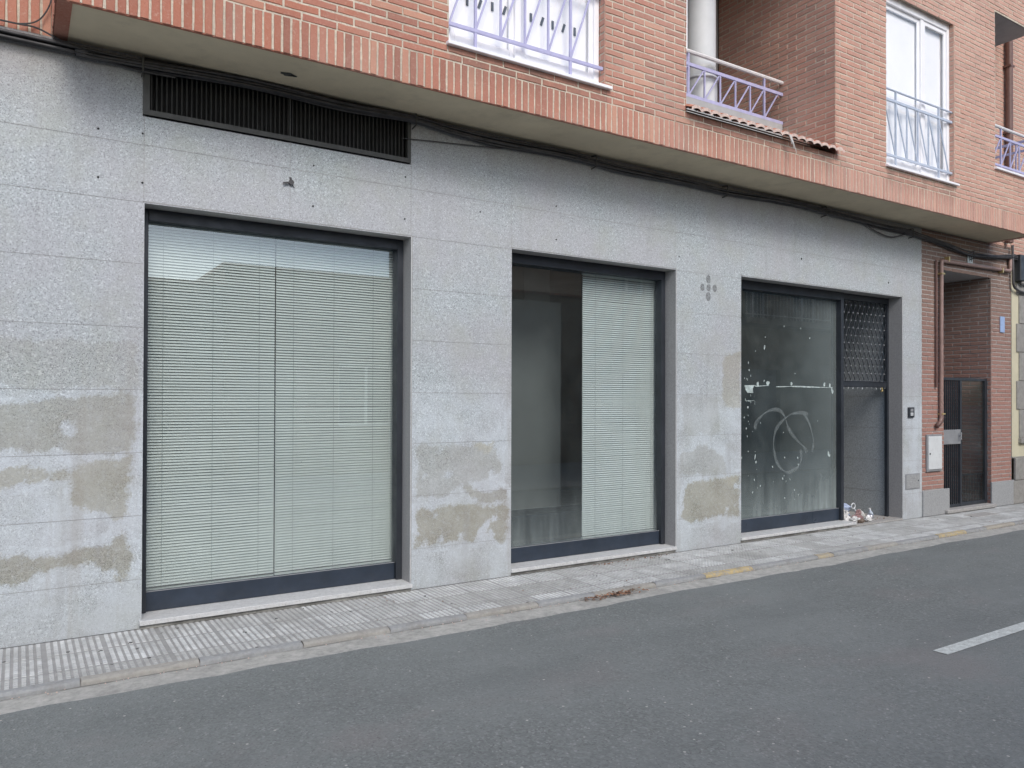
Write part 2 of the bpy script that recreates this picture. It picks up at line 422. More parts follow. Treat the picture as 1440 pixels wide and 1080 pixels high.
# ------------------------------------------------------------------ brickwork
def cells(u0, u1, z0, z1, ops):
    us = sorted({u0, u1, *[o[i] for o in ops for i in (0, 1) if u0 < o[i] < u1]})
    zs = sorted({z0, z1, *[o[i] for o in ops for i in (2, 3) if z0 < o[i] < z1]})
    for a, b in zip(us, us[1:]):
        for c, d in zip(zs, zs[1:]):
            mu, mz = (a+b)/2, (c+d)/2
            if not any(o[0] < mu < o[1] and o[2] < mz < o[3] for o in ops): yield a, b, c, d
def one_brick(mb, P, a, b, c, d, t=None, proud=.0045, raglow=0.0):
    j = .0014; ch = .003
    a += U(-j, j); b += U(-j, j); c += U(-j, j)-raglow*R(); d += U(-j, j); pr = proud+U(-.0015, .0022)
    tilt = U(-.0012, .0012)
    if b-a < .012 or d-c < .012: return
    nu = max(1, int((b-a)/.05)); nv = max(1, int((d-c)/.05)); e = .0016
    L = [(a+(b-a)*k/nu, c) for k in range(nu)]+[(b, c+(d-c)*k/nv) for k in range(nv)]
    L += [(b-(b-a)*k/nu, d) for k in range(nu)]+[(a, d-(d-c)*k/nv) for k in range(nv)]
    mu, mz = (a+b)/2, (c+d)/2; n = len(L); inner = []; outer = []
    for u, z in L:
        ju, jz = U(-e, e), U(-e, e); q = U(.002, .0045)
        if R() < .06: q += U(.002, .006)
        outer.append((u+ju, z+jz)); su = (u < mu)-(u > mu); sz = (z < mz)-(z > mz)
        inner.append((u+ju+su*q, z+jz+sz*q))
    vs = [P(u, z, 0) for u, z in outer]+[P(u, z, pr+(tilt if u < mu else -tilt)) for u, z in inner]
    mb.mesh(vs, [tuple(range(n, 2*n))]+[(k, (k+1) % n, n+(k+1) % n, n+k) for k in range(n)], 0, R() if t is None else t)
def brickwork(mb, P, u0, u1, z0, z1, ops=(), phase=0.0, course=.0605, joint=.0125, pitch=.25):
    """P(u,z,d) maps wall coordinates to the world; material 0 brick, 1 mortar"""
    for a, b, c, d in cells(u0, u1, z0, z1, ops):
        mb.poly([P(a, c, 0), P(b, c, 0), P(b, d, 0), P(a, d, 0)], 1)
    k = 0; z = z0
    while z < z1-.01:
        zt = min(z+course-joint, z1); zm = (z+zt)/2
        cuts = sorted([(max(u0, o[0]), min(u1, o[1])) for o in ops if o[2] < zm < o[3] and o[1] > u0 and o[0] < u1])
        seg = []; s = u0
        for a, b in cuts:
            if a > s: seg.append((s, a))
            s = max(s, b)
        if s < u1: seg.append((s, u1))
        ph = phase+(k % 2)*pitch/2
        for a, b in seg:
            n = math.floor((a-ph)/pitch)
            while ph+n*pitch < b:
                x0 = ph+n*pitch+joint/2; x1 = ph+(n+1)*pitch-joint/2
                one_brick(mb, P, max(x0, a+.002), min(x1, b-.002), z+U(-.0008,.0008), zt)
                n += 1
        z += course; k += 1
def soldiers(mb, P, u0, u1, z0, z1, phase, pitch=.0625, joint=.0135):
    mb.poly([P(u0, z0+.004, 0), P(u1, z0+.004, 0), P(u1, z1+.01, 0), P(u0, z1+.01, 0)], 1)
    n = math.ceil((u0-phase)/pitch)
    while phase+(n+1)*pitch <= u1+.001:
        x0 = phase+n*pitch+joint/2; x1 = phase+(n+1)*pitch-joint/2
        one_brick(mb, P, x0, x1, z0, z1, proud=.005, raglow=.006)
        n += 1

YF = -.6      # face of the jettied upper floor
ZS = 3.905    # soffit
XB0, XB1 = .165, 12.10
TOP = 8.2
BL = thing('apartment_building', 'red brick apartment building over a speckled granite shopfront', 'building', (5, 0, 0))

# upper brick facade ------------------------------------------------------
opA = (2.745, 4.27, 4.295, 6.35); opB = (5.26, 7.52, 4.269, 6.80)
opC = (8.49, 9.96, 4.32, 6.36);   opD = (11.0, 12.2, 4.68, 6.80)
front = lambda y: (lambda u, z, d: (u, y-d, z))
mb = MB()
soldiers(mb, front(YF+.008), XB0, XB1, ZS, 4.15, 1.603)
brickwork(mb, front(YF+.008), XB0, XB1, 4.16, TOP, [opA, opB, opC, opD], phase=1.611-.25*8)
# left return of the bay and its underside strip
sideL = lambda u, z, d: (XB0-d, u, z)
brickwork(mb, lambda u, z, d: (XB0-d, -u, z), -0.0, .6, 4.16, TOP)
soldiers(mb, lambda u, z, d: (XB0-d, -u, z), 0.0, .592, ZS, 4.15, 0.0)
mb.box(XB0+.003, XB0+.085, YF+.012, 0.0, ZS-.004, ZS+.05, 0, .1)
mb.box(XB0+.085, XB1-.085, YF+.012, YF+.030, ZS-.004, ZS+.05, 0, .15)
mb.box(XB1-.085, XB1-.003, YF+.012, 0.0, ZS-.004, ZS+.05, 0, .1)
# right return (below and above the corner balcony)
brickwork(mb, lambda u, z, d: (XB1+d, u, z), YF+.0, 1.6, 4.16, 4.68)
soldiers(mb, lambda u, z, d: (XB1+d, u, z), YF+.008, 1.6, ZS, 4.15, 0.0)
brickwork(mb, lambda u, z, d: (XB1+d, u, z), YF+.0, 1.6, 6.80, TOP)
mb.poly([(XB1, .55, 4.68), (XB1, 1.6, 4.68), (XB1, 1.6, 6.8), (XB1, .55, 6.8)], 1)
# flush brick wall to the left of the bay
soldiers(mb, front(.008), -5.0, XB0+.02, ZS, 4.15, 1.603)
brickwork(mb, front(.008), -5.0, XB0, 4.16, TOP, [(-3.6, -2.2, 4.9, 6.4)], phase=.05)
# reveals of windows A and C (right-hand cheeks face left)
for xr, za, zb in ((opA[1], 4.295, 6.35), (opC[1], 4.32, 6.36)):
    brickwork(mb, (lambda X: (lambda u, z, d: (X-d+.007, -u, z)))(xr), .45, -YF, za, zb, phase=.03)
for xl, za, zb in ((opA[0], 4.295, 6.35), (opC[0], 4.32, 6.36)):
    mb.poly([(xl, YF+.008, za), (xl, -.45, za), (xl, -.45, zb), (xl, YF+.008, zb)], 1)
for a in (opA, opC):
    mb.poly([(a[0], YF+.008, a[3]), (a[1], YF+.008, a[3]), (a[1], -.45, a[3]), (a[0], -.45, a[3])], 1)
# loggia cheeks
brickwork(mb, lambda u, z, d: (opB[1]-d+.007, -u, z), -1.085, .6, 4.16, 6.80, phase=.1)
mb.poly([(opB[0], YF+.008, 4.16), (opB[0], 1.085, 4.16), (opB[0], 1.085, 6.8), (opB[0], YF+.008, 6.8)], 1)
brickwork(mb, lambda u, z, d: (opD[0]+d, u, z), YF+.008, .5, 4.68, 6.80, phase=.1)
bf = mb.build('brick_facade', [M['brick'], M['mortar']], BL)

# soffit -------------------------------------------------------------------
mb = MB()
n = 24
for i in range(n):
    a = XB0+.085+(XB1-.17-XB0)*i/n; b = XB0+.085+(XB1-.17-XB0)*(i+1)/n
    mb.poly([(a, YF+.03, ZS), (a, .0, ZS), (b, .0, ZS), (b, YF+.03, ZS)])
so = mb.build('soffit', M['soffit'], BL)
mb = MB(); mb.disc((1.614, -.268, ZS-.003), .055, .03, 14, 'z', jit=.25)
mb.disc((1.655, -.262, ZS-.003), .03, .016, 9, 'z', jit=.3)
mb.build('soffit_stain', M['black' if False else 'louver'], so)

# structural body behind the facades
mb = MB()
mb.box(XB0+.01, XB1-.02, YF+.02, 0.02, 4.0, 4.10)                   # bay floor
mb.box(-5, 12.6, 0.03, 6.0, 3.96, 4.10)
mb.box(-5, 12.6, 5.9, 6.0, 0, TOP)
mb.box(-5.0, -4.9, .03, 5.9, 0, TOP); mb.box(12.62, 12.7, 1.6, 5.9, 0, TOP)
mb.box(XB0+.01, XB1-.02, YF+.02, 6.0, TOP-.05, TOP+.05)
mb.box(-5, XB0, 0.02, 6.0, TOP-.05, TOP+.05); mb.box(XB1-.02, 12.7, 1.6, 6.0, TOP-.05, TOP+.05)
mb.box(opB[0]+.01, opB[1]-.01, 1.085, 1.15, 4.1, 6.8)               # loggia back wall
mb.box(opB[0], opB[1], YF+.02, 1.1, 6.80, 6.86); mb.box(opB[0], opB[1], .12, 1.1, 4.10, 4.2)
mb.box(opD[0], XB1, YF+.02, .55, 6.80, 6.86); mb.box(opD[0], XB1, YF+.02, .55, 4.60, 4.66)
mb.box(opD[0]+.01, XB1, .55, .62, 4.66, 6.8)
mb.build('floor_slab', M['render'], BL)
mb = MB()
mb.box(XB0-.05, XB1+.05, YF-.06, 6.1, TOP+.05, TOP+.17); mb.box(-5.05, XB0-.05, -.06, 6.1, TOP+.05, TOP+.17); mb.box(XB1+.05, 12.75, 1.5, 6.1, TOP+.05, TOP+.17)
mb.build('roof', M['rooftile'], BL)

# granite cladding -----------------------------------------------------------
W1 = (.715, 2.715, 0.0, 2.905); W2 = (3.70, 5.71, 0.0, 2.915); W3 = (6.70, 9.81, 0.0, 2.935); LV = (.70, 2.705, 3.512, ZS)
POLY = [  # (polygon, ochre amount, strength)
 ([(-3.2,1.50),(-1.6,1.53),(-.113,1.517),(.1,1.556),(.31,1.565),(.574,1.608),(.673,1.575),(.668,1.252),(.607,1.194),(.355,1.211),(-.098,1.239),(-1.6,1.22),(-3.2,1.25)], .12, .8),
 ([(-3.0,1.15),(-.11,1.126),(.271,1.087),(.517,1.172),(.645,1.176),(.647,1.015),(.616,.966),(.641,.77),(.505,.772),(.315,.869),(.3,.984),(.257,1.052),(.037,1.016),(-.109,1.008),(-3.0,.98)], .35, .85),
 ([(-2.6,.62),(-.106,.586),(.204,.537),(.374,.585),(.521,.604),(.596,.664),(.642,.575),(.65,.439),(.583,.337),(.545,.417),(.463,.435),(.419,.481),(.15,.463),(-.012,.379),(-.104,.399),(-2.6,.4)], .25, .95),
 ([(-3.2,1.95),(.663,1.949),(.696,1.635),(-3.2,1.626)], .15, .38),
 ([(2.775,.658),(2.987,.634),(3.052,.68),(3.65,.623),(3.66,.395),(3.598,.31),(3.527,.361),(3.37,.413),(3.319,.351),(2.777,.355)], .3, 1.0),
 ([(2.773,1.195),(2.985,1.174),(3.316,1.179),(3.541,1.18),(3.595,.929),(3.455,.876),(3.216,.844),(3.035,.753),(2.775,.771)], .1, .55),
 ([(3.199,.831),(3.438,.757),(3.632,.776),(3.632,.67),(3.387,.657),(3.284,.752)], .2, .8),
 ([(3.299,1.194),(3.524,1.18),(3.559,1.081),(3.489,.949),(3.437,.936),(3.385,1.013)], .9, .7),
 ([(5.888,.712),(6.679,.746),(6.659,.3),(6.23,.32),(5.951,.29),(5.77,.344)], .35, 1.0),
 ([(6.42,2.063),(6.69,2.099),(6.682,1.493),(6.401,1.494)], .9, .55),
 ([(5.752,.797),(5.787,1.003),(6.154,1.096),(6.421,.953),(6.461,.762)], .0, .55),
 ([(6.402,.738),(6.679,.746),(6.659,.3),(6.345,.325)], .85, .9),
 ([(5.768,1.625),(6.343,1.602),(6.363,1.198),(5.822,1.21)], .0, .35),
]
CHIP = [(.281,1.368,.05),(2.999,.403,.03),(3.21,.41,.028),(3.526,.542,.03),(3.453,.48,.02),(2.861,.366,.03),(3.40,.391,.055),(3.49,.375,.045),(2.85,.922,.03),(3.08,.932,.035),(3.559,1.164,.035),(3.49,.929,.03),(3.516,.865,.02),(2.996,1.13,.018),(3.32,.70,.02),(2.96,.60,.018),(6.60,.41,.015),(6.47,.40,.012),(6.62,.64,.025)]
def sdist(px, pz, poly):
    q = np.array(poly); n = len(q); d = np.full(px.shape, 1e9); ins = np.zeros(px.shape, bool)
    for i in range(n):
        a = q[i]; b = q[(i+1) % n]; e = b-a
        wx, wz = px-a[0], pz-a[1]
        t = np.clip((wx*e[0]+wz*e[1])/(e@e), 0, 1)
        d = np.minimum(d, np.hypot(wx-t*e[0], wz-t*e[1]))
        c = (a[1] > pz) != (b[1] > pz)
        xi = (b[0]-a[0])*(pz-a[1])/((b[1]-a[1]) if abs(b[1]-a[1]) > 1e-9 else 1e-9)+a[0]
        ins ^= c & (px < xi)
    return np.where(ins, d, -d)
def lin(a, b, st):
    n = max(1, round((b-a)/st)); return [a+(b-a)*i/n for i in range(n)]
xs = []; kx = [-5.0, -2.0, -.5, .70, .715, 2.705, 2.715, 3.70, 5.71, 6.70, 9.81, 10.272]
for a, b in zip(kx, kx[1:]): xs += lin(a, b, .03 if (a >= -.6 and b < 7 and b-a < 1.3) else .3)
xs.append(kx[-1])
kz = [0, 2.1, 2.905, 2.915, 2.935, 3.512, ZS]; zs = []
for a, b in zip(kz, kz[1:]): zs += lin(a, b, .03 if a == 0 else .2)
zs.append(ZS)
NX, NZ = len(xs), len(zs)
GX, GZ = np.meshgrid(np.array(xs), np.array(zs), indexing='ij')
sd = np.full(GX.shape, -1.0); oc = np.zeros(GX.shape); st_ = np.zeros(GX.shape)
for p, o_, s_ in POLY:
    d = sdist(GX, GZ, p)
    near = d > -.07; upd = near & (d > sd-.02)
    oc = np.where(near & (d > sd), o_, oc); st_ = np.where(near & ((d > sd) | (st_ == 0)), s_, st_)
    sd = np.maximum(sd, d)
for cx_, cz_, r_ in CHIP: sd = np.minimum(sd, np.hypot(GX-cx_, GZ-cz_)-r_)
red = np.clip(.5+sd*2.5, 0, 1)
mb = MB(); ops = [W1, W2, W3, LV]
mb.v = [(float(GX[i, j]), 0.0, float(GZ[i, j])) for i in range(NX) for j in range(NZ)]
colr = [(float(red[i, j]), float(oc[i, j]), float(st_[i, j]), 1.0) for i in range(NX) for j in range(NZ)]
for i in range(NX-1):
    for j in range(NZ-1):
        mx, mz = (xs[i]+xs[i+1])/2, (zs[j]+zs[j+1])/2
        if any(o[0] < mx < o[1] and o[2] < mz < o[3] for o in ops): continue
        a = i*NZ+j; mb.f.append((a, a+NZ, a+NZ+1, a+1)); mb.m.append(0); mb.t.append(.5)
NG = len(mb.v)
# joints: thin recessed-looking strips of dark pointing
JY = -.0015; jw = .0012
def jh(z, x0, x1, w=jw): mb.poly([(x0, JY, z-w), (x1, JY, z-w), (x1, JY, z+w), (x0, JY, z+w)], 1)
def jv(x, z0, z1, w=jw): mb.poly([(x-w, JY, z0), (x+w, JY, z0), (x+w, JY, z1), (x-w, JY, z1)], 1)
HX = [.71, 1.712, 2.712, 3.697, 4.70, 5.705, 6.70, 7.70, 8.70, 9.815]
XL = [-4.3, -3.3, -2.3, -1.3]
for a, b in zip([-5]+XL+HX, XL+HX+[10.27]):
    jh(3.303+U(-.003,.003), a+.003, b-.003); 
for a, b in ((-5, .71), (2.722, 3.695), (5.715, 6.695), (9.82, 10.27)):
    jh(2.91, a, b)
    for z in (2.485, 2.055, 1.625, 1.20, .77, .335): jh(z+U(-.003,.003), a, b, .0010)
for x in HX+XL: jv(x, 2.93, 3.51 if x in (.71, 1.712, 2.712) else 3.90, .0014 if x < 3.8 else .0008)
for x in XL: jv(x, 0, 2.93)
# shadow gap and pale slab edge round the three openings
for o in (W1, W2, W3):
    jv(o[1]+.010, .06, o[3]+.012, .0022); jh(o[3]+.010, o[0]-.01, o[1]+.010, .0026)
    mb.poly([(o[1]+.001, JY-.001, .06), (o[1]+.007, JY-.001, .06), (o[1]+.007, JY-.001, o[3]+.006), (o[1]+.001, JY-.001, o[3]+.006)], 3)
# reveals (jamb slabs, lintel slabs)
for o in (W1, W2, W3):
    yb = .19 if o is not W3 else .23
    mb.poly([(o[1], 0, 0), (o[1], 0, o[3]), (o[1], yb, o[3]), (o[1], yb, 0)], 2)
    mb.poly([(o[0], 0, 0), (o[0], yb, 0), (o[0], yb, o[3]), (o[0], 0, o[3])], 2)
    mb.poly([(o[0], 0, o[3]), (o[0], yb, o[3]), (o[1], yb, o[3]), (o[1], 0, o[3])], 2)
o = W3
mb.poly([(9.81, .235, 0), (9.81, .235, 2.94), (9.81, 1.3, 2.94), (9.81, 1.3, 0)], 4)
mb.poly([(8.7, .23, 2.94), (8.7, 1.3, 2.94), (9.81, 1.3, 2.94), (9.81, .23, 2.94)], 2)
mb.poly([(10.272, 0, 0), (10.272, .03, 0), (10.272, .03, ZS), (10.272, 0, ZS)], 0)
for z in (.345, .77, 1.20, 1.63, 2.06, 2.49): mb.poly([(9.808,.24,z-.002),(9.808,1.29,z-.002),(9.808,1.29,z+.002),(9.808,.24,z+.002)], 1)
colr += [(0, 0, 0, 1)]*(len(mb.v)-NG)
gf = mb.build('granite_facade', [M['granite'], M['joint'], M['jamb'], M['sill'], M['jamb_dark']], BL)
ca = gf.data.color_attributes.new('stain', 'FLOAT_COLOR', 'POINT')
ca.data.foreach_set('color', [c for q in colr for c in q])

# drilled fixing holes, old clamp, adhesive residue ---------------------------
for x, z in [(.431,3.362),(.433,3.039),(.700,3.38),(.700,3.043),(1.893,3.358),(1.889,3.046),(2.66,3.392),(2.655,3.046),(3.37,3.20),(4.185,3.362),(4.186,3.052),(5.757,3.054),(7.737,3.232),(9.5,3.1)]:
    h = MB(); r = .0075 if x < 7 else .013
    h.tube([(x, .004, z), (x, -.003, z)], [r*.8, r], 8); h.build('fixing_hole', M['black'], gf)
h = MB(); h.tube([(1.718,.0,3.2),(1.718,-.02,3.2)], .02, 8); h.bar((1.718,-.015,3.2),(1.655,-.02,3.185),.012,.01); h.bar((1.72,-.012,3.20),(1.708,-.02,3.235),.014,.01); h.bar((1.72,-.004,3.19),(1.745,-.004,3.165),.004,.004)
h.build('broken_bracket', M['cable'], gf)
for x, z, rx, rz in ((6.186,2.858,.034,.045),(6.095,2.764,.032,.04),(6.191,2.768,.033,.038),(6.283,2.768,.033,.04),(6.186,2.672,.04,.048)):
    h = MB(); h.disc((x, -.002, z), rx, rz, 16, jit=.06); h.build('glue_mark', M['mark'], gf)

# louvre over the first window ------------------------------------------------
mb = MB()
mb.poly([(.70, .12, 3.51), (2.705, .12, 3.51), (2.705, .12, ZS), (.70, .12, ZS)])
mb.box(.70, 2.705, .0, .12, 3.50, 3.512, skip='')
lo = mb.build('ventilation_louvre', M['black'], BL)
mb = MB()
for a in ((.70, 2.705, 3.512, 3.548), (.70, .742, 3.548, ZS-.002), (2.675, 2.705, 3.548, ZS-.002), (1.704, 1.711, 3.548, ZS-.002), (.742, 2.675, 3.86, ZS-.002)):
    mb.box(a[0], a[1], -.012, .04, a[2], a[3])
mb.build('frame', M['louver'], lo)
mb = MB(); x = .755
while x < 2.67:
    mb.bar((x, .02, 3.548), (x+U(-.0008,.0008), .02, 3.862), .008, .03); x += .0325
mb.build('slats', M['slatdark'], lo)

# ------------------------------------------------------------------ shop windows
def shop_window(o, gx1, zglass_top, zpan, gmat, sillx, silly, label, yfr=.15):
    w = thing('tmp', '', ''); bpy.data.objects.remove(w)
    x0, x1, zt = o[0], gx1, o[3]
    fr = MB()
    fr.cbox(x0+.001, x0+.046, yfr, yfr+.10, .062, zt-.001, .003)
    fr.cbox(x1-.052, x1-.001, yfr, yfr+.10, .062, zt-.001, .003)
    fr.cbox(x0+.046, x1-.052, yfr, yfr+.10, zglass_top, zt-.001, .003)
    f = fr.build('shop_window', M['charcoal'], BL, label=label)
    pn = MB(); pn.cbox(x0+.047, x1-.053, yfr+.035, yfr+.085, .062, zpan, .003)
    if o is W3: pn.box(8.2, 8.204, yfr+.033, yfr+.036, .07, zpan-.01)
    pn.box(x0+.047, x1-.053, yfr+.035, yfr+.04, zpan-.001, zpan+.004, 1)
    pn.build('kick_panel', [M['navy'], M['grey']], f)
    g = MB(); g.poly([(x0+.046, yfr+.075, zpan), (x1-.052, yfr+.075, zpan), (x1-.052, yfr+.075, zglass_top), (x0+.046, yfr+.075, zglass_top)])
    pane = g.build('pane', gmat, f)
    s = MB(); s.cbox(sillx[0], sillx[1], silly, yfr+.09, .028, .060, .003); s.build('sill', M['sill'], f)
    s = MB(); s.box(sillx[0]+.005, sillx[1]-.005, silly+.02, yfr+.2, 0.0, .029); s.build('sill_bed', M['gutter'], f)
    return f, pane
f1, p1 = shop_window(W1, 2.715, 2.822, .200, M['glass1'], (.698, 2.718), -.05, 'tall shop window with two pale blinds')
f2, p2 = shop_window(W2, 5.71, 2.822, .200, M['glass2'], (3.697, 5.715), -.022, 'shop window half covered by a blind')
f3, p3 = shop_window(W3, 8.775, 2.835, .212, M['glass3'], (6.69, 8.78), -.022, 'dusty shop window with scrawl and paint marks')
# third window: entrance recess with half-lowered lattice grille
mb = MB(); mb.box(8.70, 9.815, -.005, 1.35, .0, .022); mb.build('recess_floor', M['stepstone'], BL)
mb = MB()
for y0 in (.25, 1.25): mb.box(8.735, 8.775, y0, y0+.05, .02, 2.93)
mb.box(8.735, 8.775, .30, 1.25, .02, .25); mb.box(8.735, 8.775, .30, 1.25, 2.85, 2.93)
sd_ = mb.build('side_glazing', M['charcoal'], BL)
mb = MB(); mb.poly([(8.755,.3,.25),(8.755,1.25,.25),(8.755,1.25,2.85),(8.755,.3,2.85)]); mb.build('pane', M['glass3'], sd_)
mb = MB(); mb.box(8.735, 9.81, 1.3, 1.34, .02, 2.94); mb.box(8.85, 8.89, 1.28, 1.3, .9, 1.1, 1)
mb.build('entrance_door', [M['charcoal'], M['grey']], BL)
mb = MB()
mb.box(9.772, 9.808, .185, .225, .022, 2.935); mb.box(8.777, 8.80, .2, .235, .022, 2.935)
gr = mb.build('roller_grille', M['charcoal'], BL, label='half lowered lattice grille')
mb = MB(); mb.cbox(8.80, 9.772, .19, .22, 1.742, 1.812, .004); mb.cbox(8.80, 9.772, .185, .225, 1.812, 1.824, .002)
mb.build('bottom_bar', M['charcoal'], gr)
mb = MB(); mb.box(8.80, 9.772, .175, .24, 2.86, 2.93); mb.build('roller_box', M['charcoal'], gr)
mb = MB(); p = .097
zz0, zz1 = 1.824, 2.86
nx = int((9.772-8.80)/p)+2; nz = int((zz1-zz0)/p)+1
def zig(x0, dx):
    pts = []; 
    for k in range(nz+1):
        z = zz0+k*p; pts.append((x0+(dx if k % 2 else 0), .205, min(z, zz1)))
    return pts
for i in range(nx):
    x = 8.80+i*p
    for a, dx in ((x, p/2), (x, -p/2)):
        pts = [q for q in zig(a, dx)]
        pts = [(min(max(q[0], 8.80), 9.772), q[1]+(.003 if dx > 0 else -.003), q[2]) for q in pts]
        mb.tube(pts, .0045, 5)
for i in range(nx):
    for k in range(nz+1):
        x = 8.80+i*p+(p/2 if k % 2 else 0); z = zz0+k*p
        if x < 9.76 and z < zz1: mb.tube([(x, .210, z), (x, .192, z)], [.010, .008], 6, m=1)
mb.build('lattice', [M['charcoal'], M['grey']], gr)
mb = MB()
for k in range(10):
    x = 8.84+k*.1; mb = MB(); mb.tube([(x, .2, 1.742), (x+U(-.01,.01), .2, 1.742-U(.008,.03))], .005, 5); mb.build('hook', M['meter'], gr)
mb = MB()
mb.tube([(9.66, .195, 1.742), (9.67, .19, 1.70), (9.64, .19, 1.69)], .012, 6)
mb.build('padlock', M['brass'], gr)
# marks on the third pane
def ribbon(mb, pts, w, y):
    P = [Vector((a, y, b)) for a, b in pts]
    Q = []
    for i in range(len(P)-1):                      # Catmull-Rom
        p0, p1, p2, p3 = P[max(i-1,0)], P[i], P[i+1], P[min(i+2,len(P)-1)]
        for k in range(6):
            t = k/6; Q.append(.5*((2*p1)+(p2-p0)*t+(2*p0-5*p1+4*p2-p3)*t*t+(3*p1-p0-3*p2+p3)*t**3))
    Q.append(P[-1]); L_ = []; Rr = []
    for i, q in enumerate(Q):
        d = (Q[min(i+1,len(Q)-1)]-Q[max(i-1,0)]).normalized(); n_ = Vector((-d.z, 0, d.x))
        ww = w*(.75+.35*math.sin(i*.35))/2; L_.append(q+n_*ww); Rr.append(q-n_*ww)
    i0 = len(mb.v)
    for a, b in zip(L_, Rr): mb.v += [tuple(a), tuple(b)]
    for i in range(len(Q)-1): mb.f.append((i0+2*i, i0+2*i+1, i0+2*i+3, i0+2*i+2)); mb.m.append(0); mb.t.append(.5)
YG = .2225
mb = MB()
ribbon(mb, [(7.193,1.236),(7.215,1.31),(7.338,1.405),(7.497,1.457),(7.635,1.444),(7.729,1.364),(7.776,1.256),(7.872,1.146),(7.992,1.058),(8.09,.993),(8.139,.936)], .045, YG)
ribbon(mb, [(8.164,1.399),(8.017,1.42),(7.824,1.397),(7.682,1.326),(7.566,1.229),(7.52,1.093),(7.531,.957),(7.589,.818),(7.682,.738),(7.776,.706),(7.895,.728),(7.992,.785),(8.028,.862),(8.016,.971)], .042, YG-.001)
ribbon(mb, [(8.065,1.415),(8.164,1.313),(8.226,1.186),(8.263,1.058),(8.238,.933)], .035, YG-.002)
mb.build('scrawl', M['scrawl'], f3)
mb = MB()
for x, z in [(7.193,.916),(7.204,.849),(6.964,.91),(8.556,.906),(8.582,.881),(7.682,.638),(7.741,.597),(7.705,.668),(7.812,.621),(7.497,.784),(7.149,.506),(7.717,.402),(7.956,.872),(7.717,.886),(7.968,.79),(7.177,.647),(7.072,.98),(7.895,.488),(7.968,.429),(7.282,.57),(7.039,1.246),(7.061,1.489),(7.007,1.371),(7.367,2.31),(7.355,2.196),(7.199,2.141),(7.076,2.004),(7.089,1.915),(7.054,1.811),(7.706,2.456),(8.017,2.446),(8.189,2.337),(7.908,1.895),(7.349,1.798),(7.072,1.484)]:
    big = 1.9 if (round(x,3) in (7.193,8.556,8.582,7.204,7.355)) else 1.0
    mb = MB(); mb.disc((x, YG-.003-R()*.0005, z), U(.004,.009)*big, U(.007,.017)*big, 9, jit=.35, ang=U(-.5,.5)); mb.build('paint_spot', M['paint'], f3)
mb = MB()
for k in range(14): mb = MB(); mb.disc((U(6.8,8.6), YG-.003-R()*.0005, U(.35,1.4)), U(.003,.006), U(.003,.009), 6, jit=.3); mb.build('paint_spot', M['paint'], f3)
for k in range(12): mb = MB(); mb.disc((U(7.0,7.12), YG-.003-R()*.0005, U(1.15,2.0)), U(.003,.006), U(.006,.016), 6, jit=.3); mb.build('paint_spot', M['paint'], f3)
mb = MB()
mb.poly([(7.007,YG-.003,1.741),(7.028,YG-.003,1.69),(7.061,YG-.003,1.653),(7.159,YG-.003,1.654),(7.150,YG-.003,1.70),(7.181,YG-.003,1.744)][::-1])
ribbon(mb, [(7.18,1.737),(7.226,1.732),(7.417,1.742),(7.43,1.738)], .012, YG-.0042)
ribbon(mb, [(7.56,1.729),(7.7,1.732),(7.848,1.737)], .010, YG-.0042)
ribbon(mb, [(7.848,1.737),(8.2,1.734),(8.467,1.731),(8.635,1.73)], .016, YG-.0046)
for x, z in [(7.237,1.759),(7.401,1.766),(7.42,1.77),(7.836,1.767),(8.472,1.771),(8.583,1.753),(8.622,1.697),(8.635,1.68)]:
    mb.disc((x, YG-.005-R()*.0005, z), .019, .026, 9, jit=.3)
ribbon(mb, [(7.02,1.565),(7.10,1.56),(7.18,1.563),(7.185,1.52)], .007, YG-.0042)
mb.build('paint_mark', M['paint'], f3)

# shop interior -----------------------------------------------------------------
mb = MB()
def room(x0, x1, y0, y1, z0, z1):
    mb.poly([(x0,y1,z0),(x1,y1,z0),(x1,y1,z1),(x0,y1,z1)])
    mb.poly([(x0,y0,z0),(x0,y1,z0),(x0,y1,z1),(x0,y0,z1)]); mb.poly([(x1,y0,z0),(x1,y0,z1),(x1,y1,z1),(x1,y1,z0)])
    mb.poly([(x0,y0,z1),(x0,y1,z1),(x1,y1,z1),(x1,y0,z1)]); mb.poly([(x0,y0,z0),(x1,y0,z0),(x1,y1,z0),(x0,y1,z0)], 1)
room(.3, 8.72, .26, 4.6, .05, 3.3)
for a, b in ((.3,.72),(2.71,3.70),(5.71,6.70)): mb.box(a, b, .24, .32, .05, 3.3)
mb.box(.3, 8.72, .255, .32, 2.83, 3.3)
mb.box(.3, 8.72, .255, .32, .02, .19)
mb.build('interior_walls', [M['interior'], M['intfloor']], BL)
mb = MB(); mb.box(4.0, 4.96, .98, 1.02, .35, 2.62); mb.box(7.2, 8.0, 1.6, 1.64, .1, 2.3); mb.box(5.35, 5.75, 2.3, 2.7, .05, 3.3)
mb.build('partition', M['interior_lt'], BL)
for a in ((4.0, 5.6, .55, .95, .42), (6.9, 7.9, 2.4, 3.0, .8)):
    mb = MB(); mb.cbox(a[0], a[1], a[2], a[3], .05, a[4]); mb.build('counter', M['charcoal'], BL)

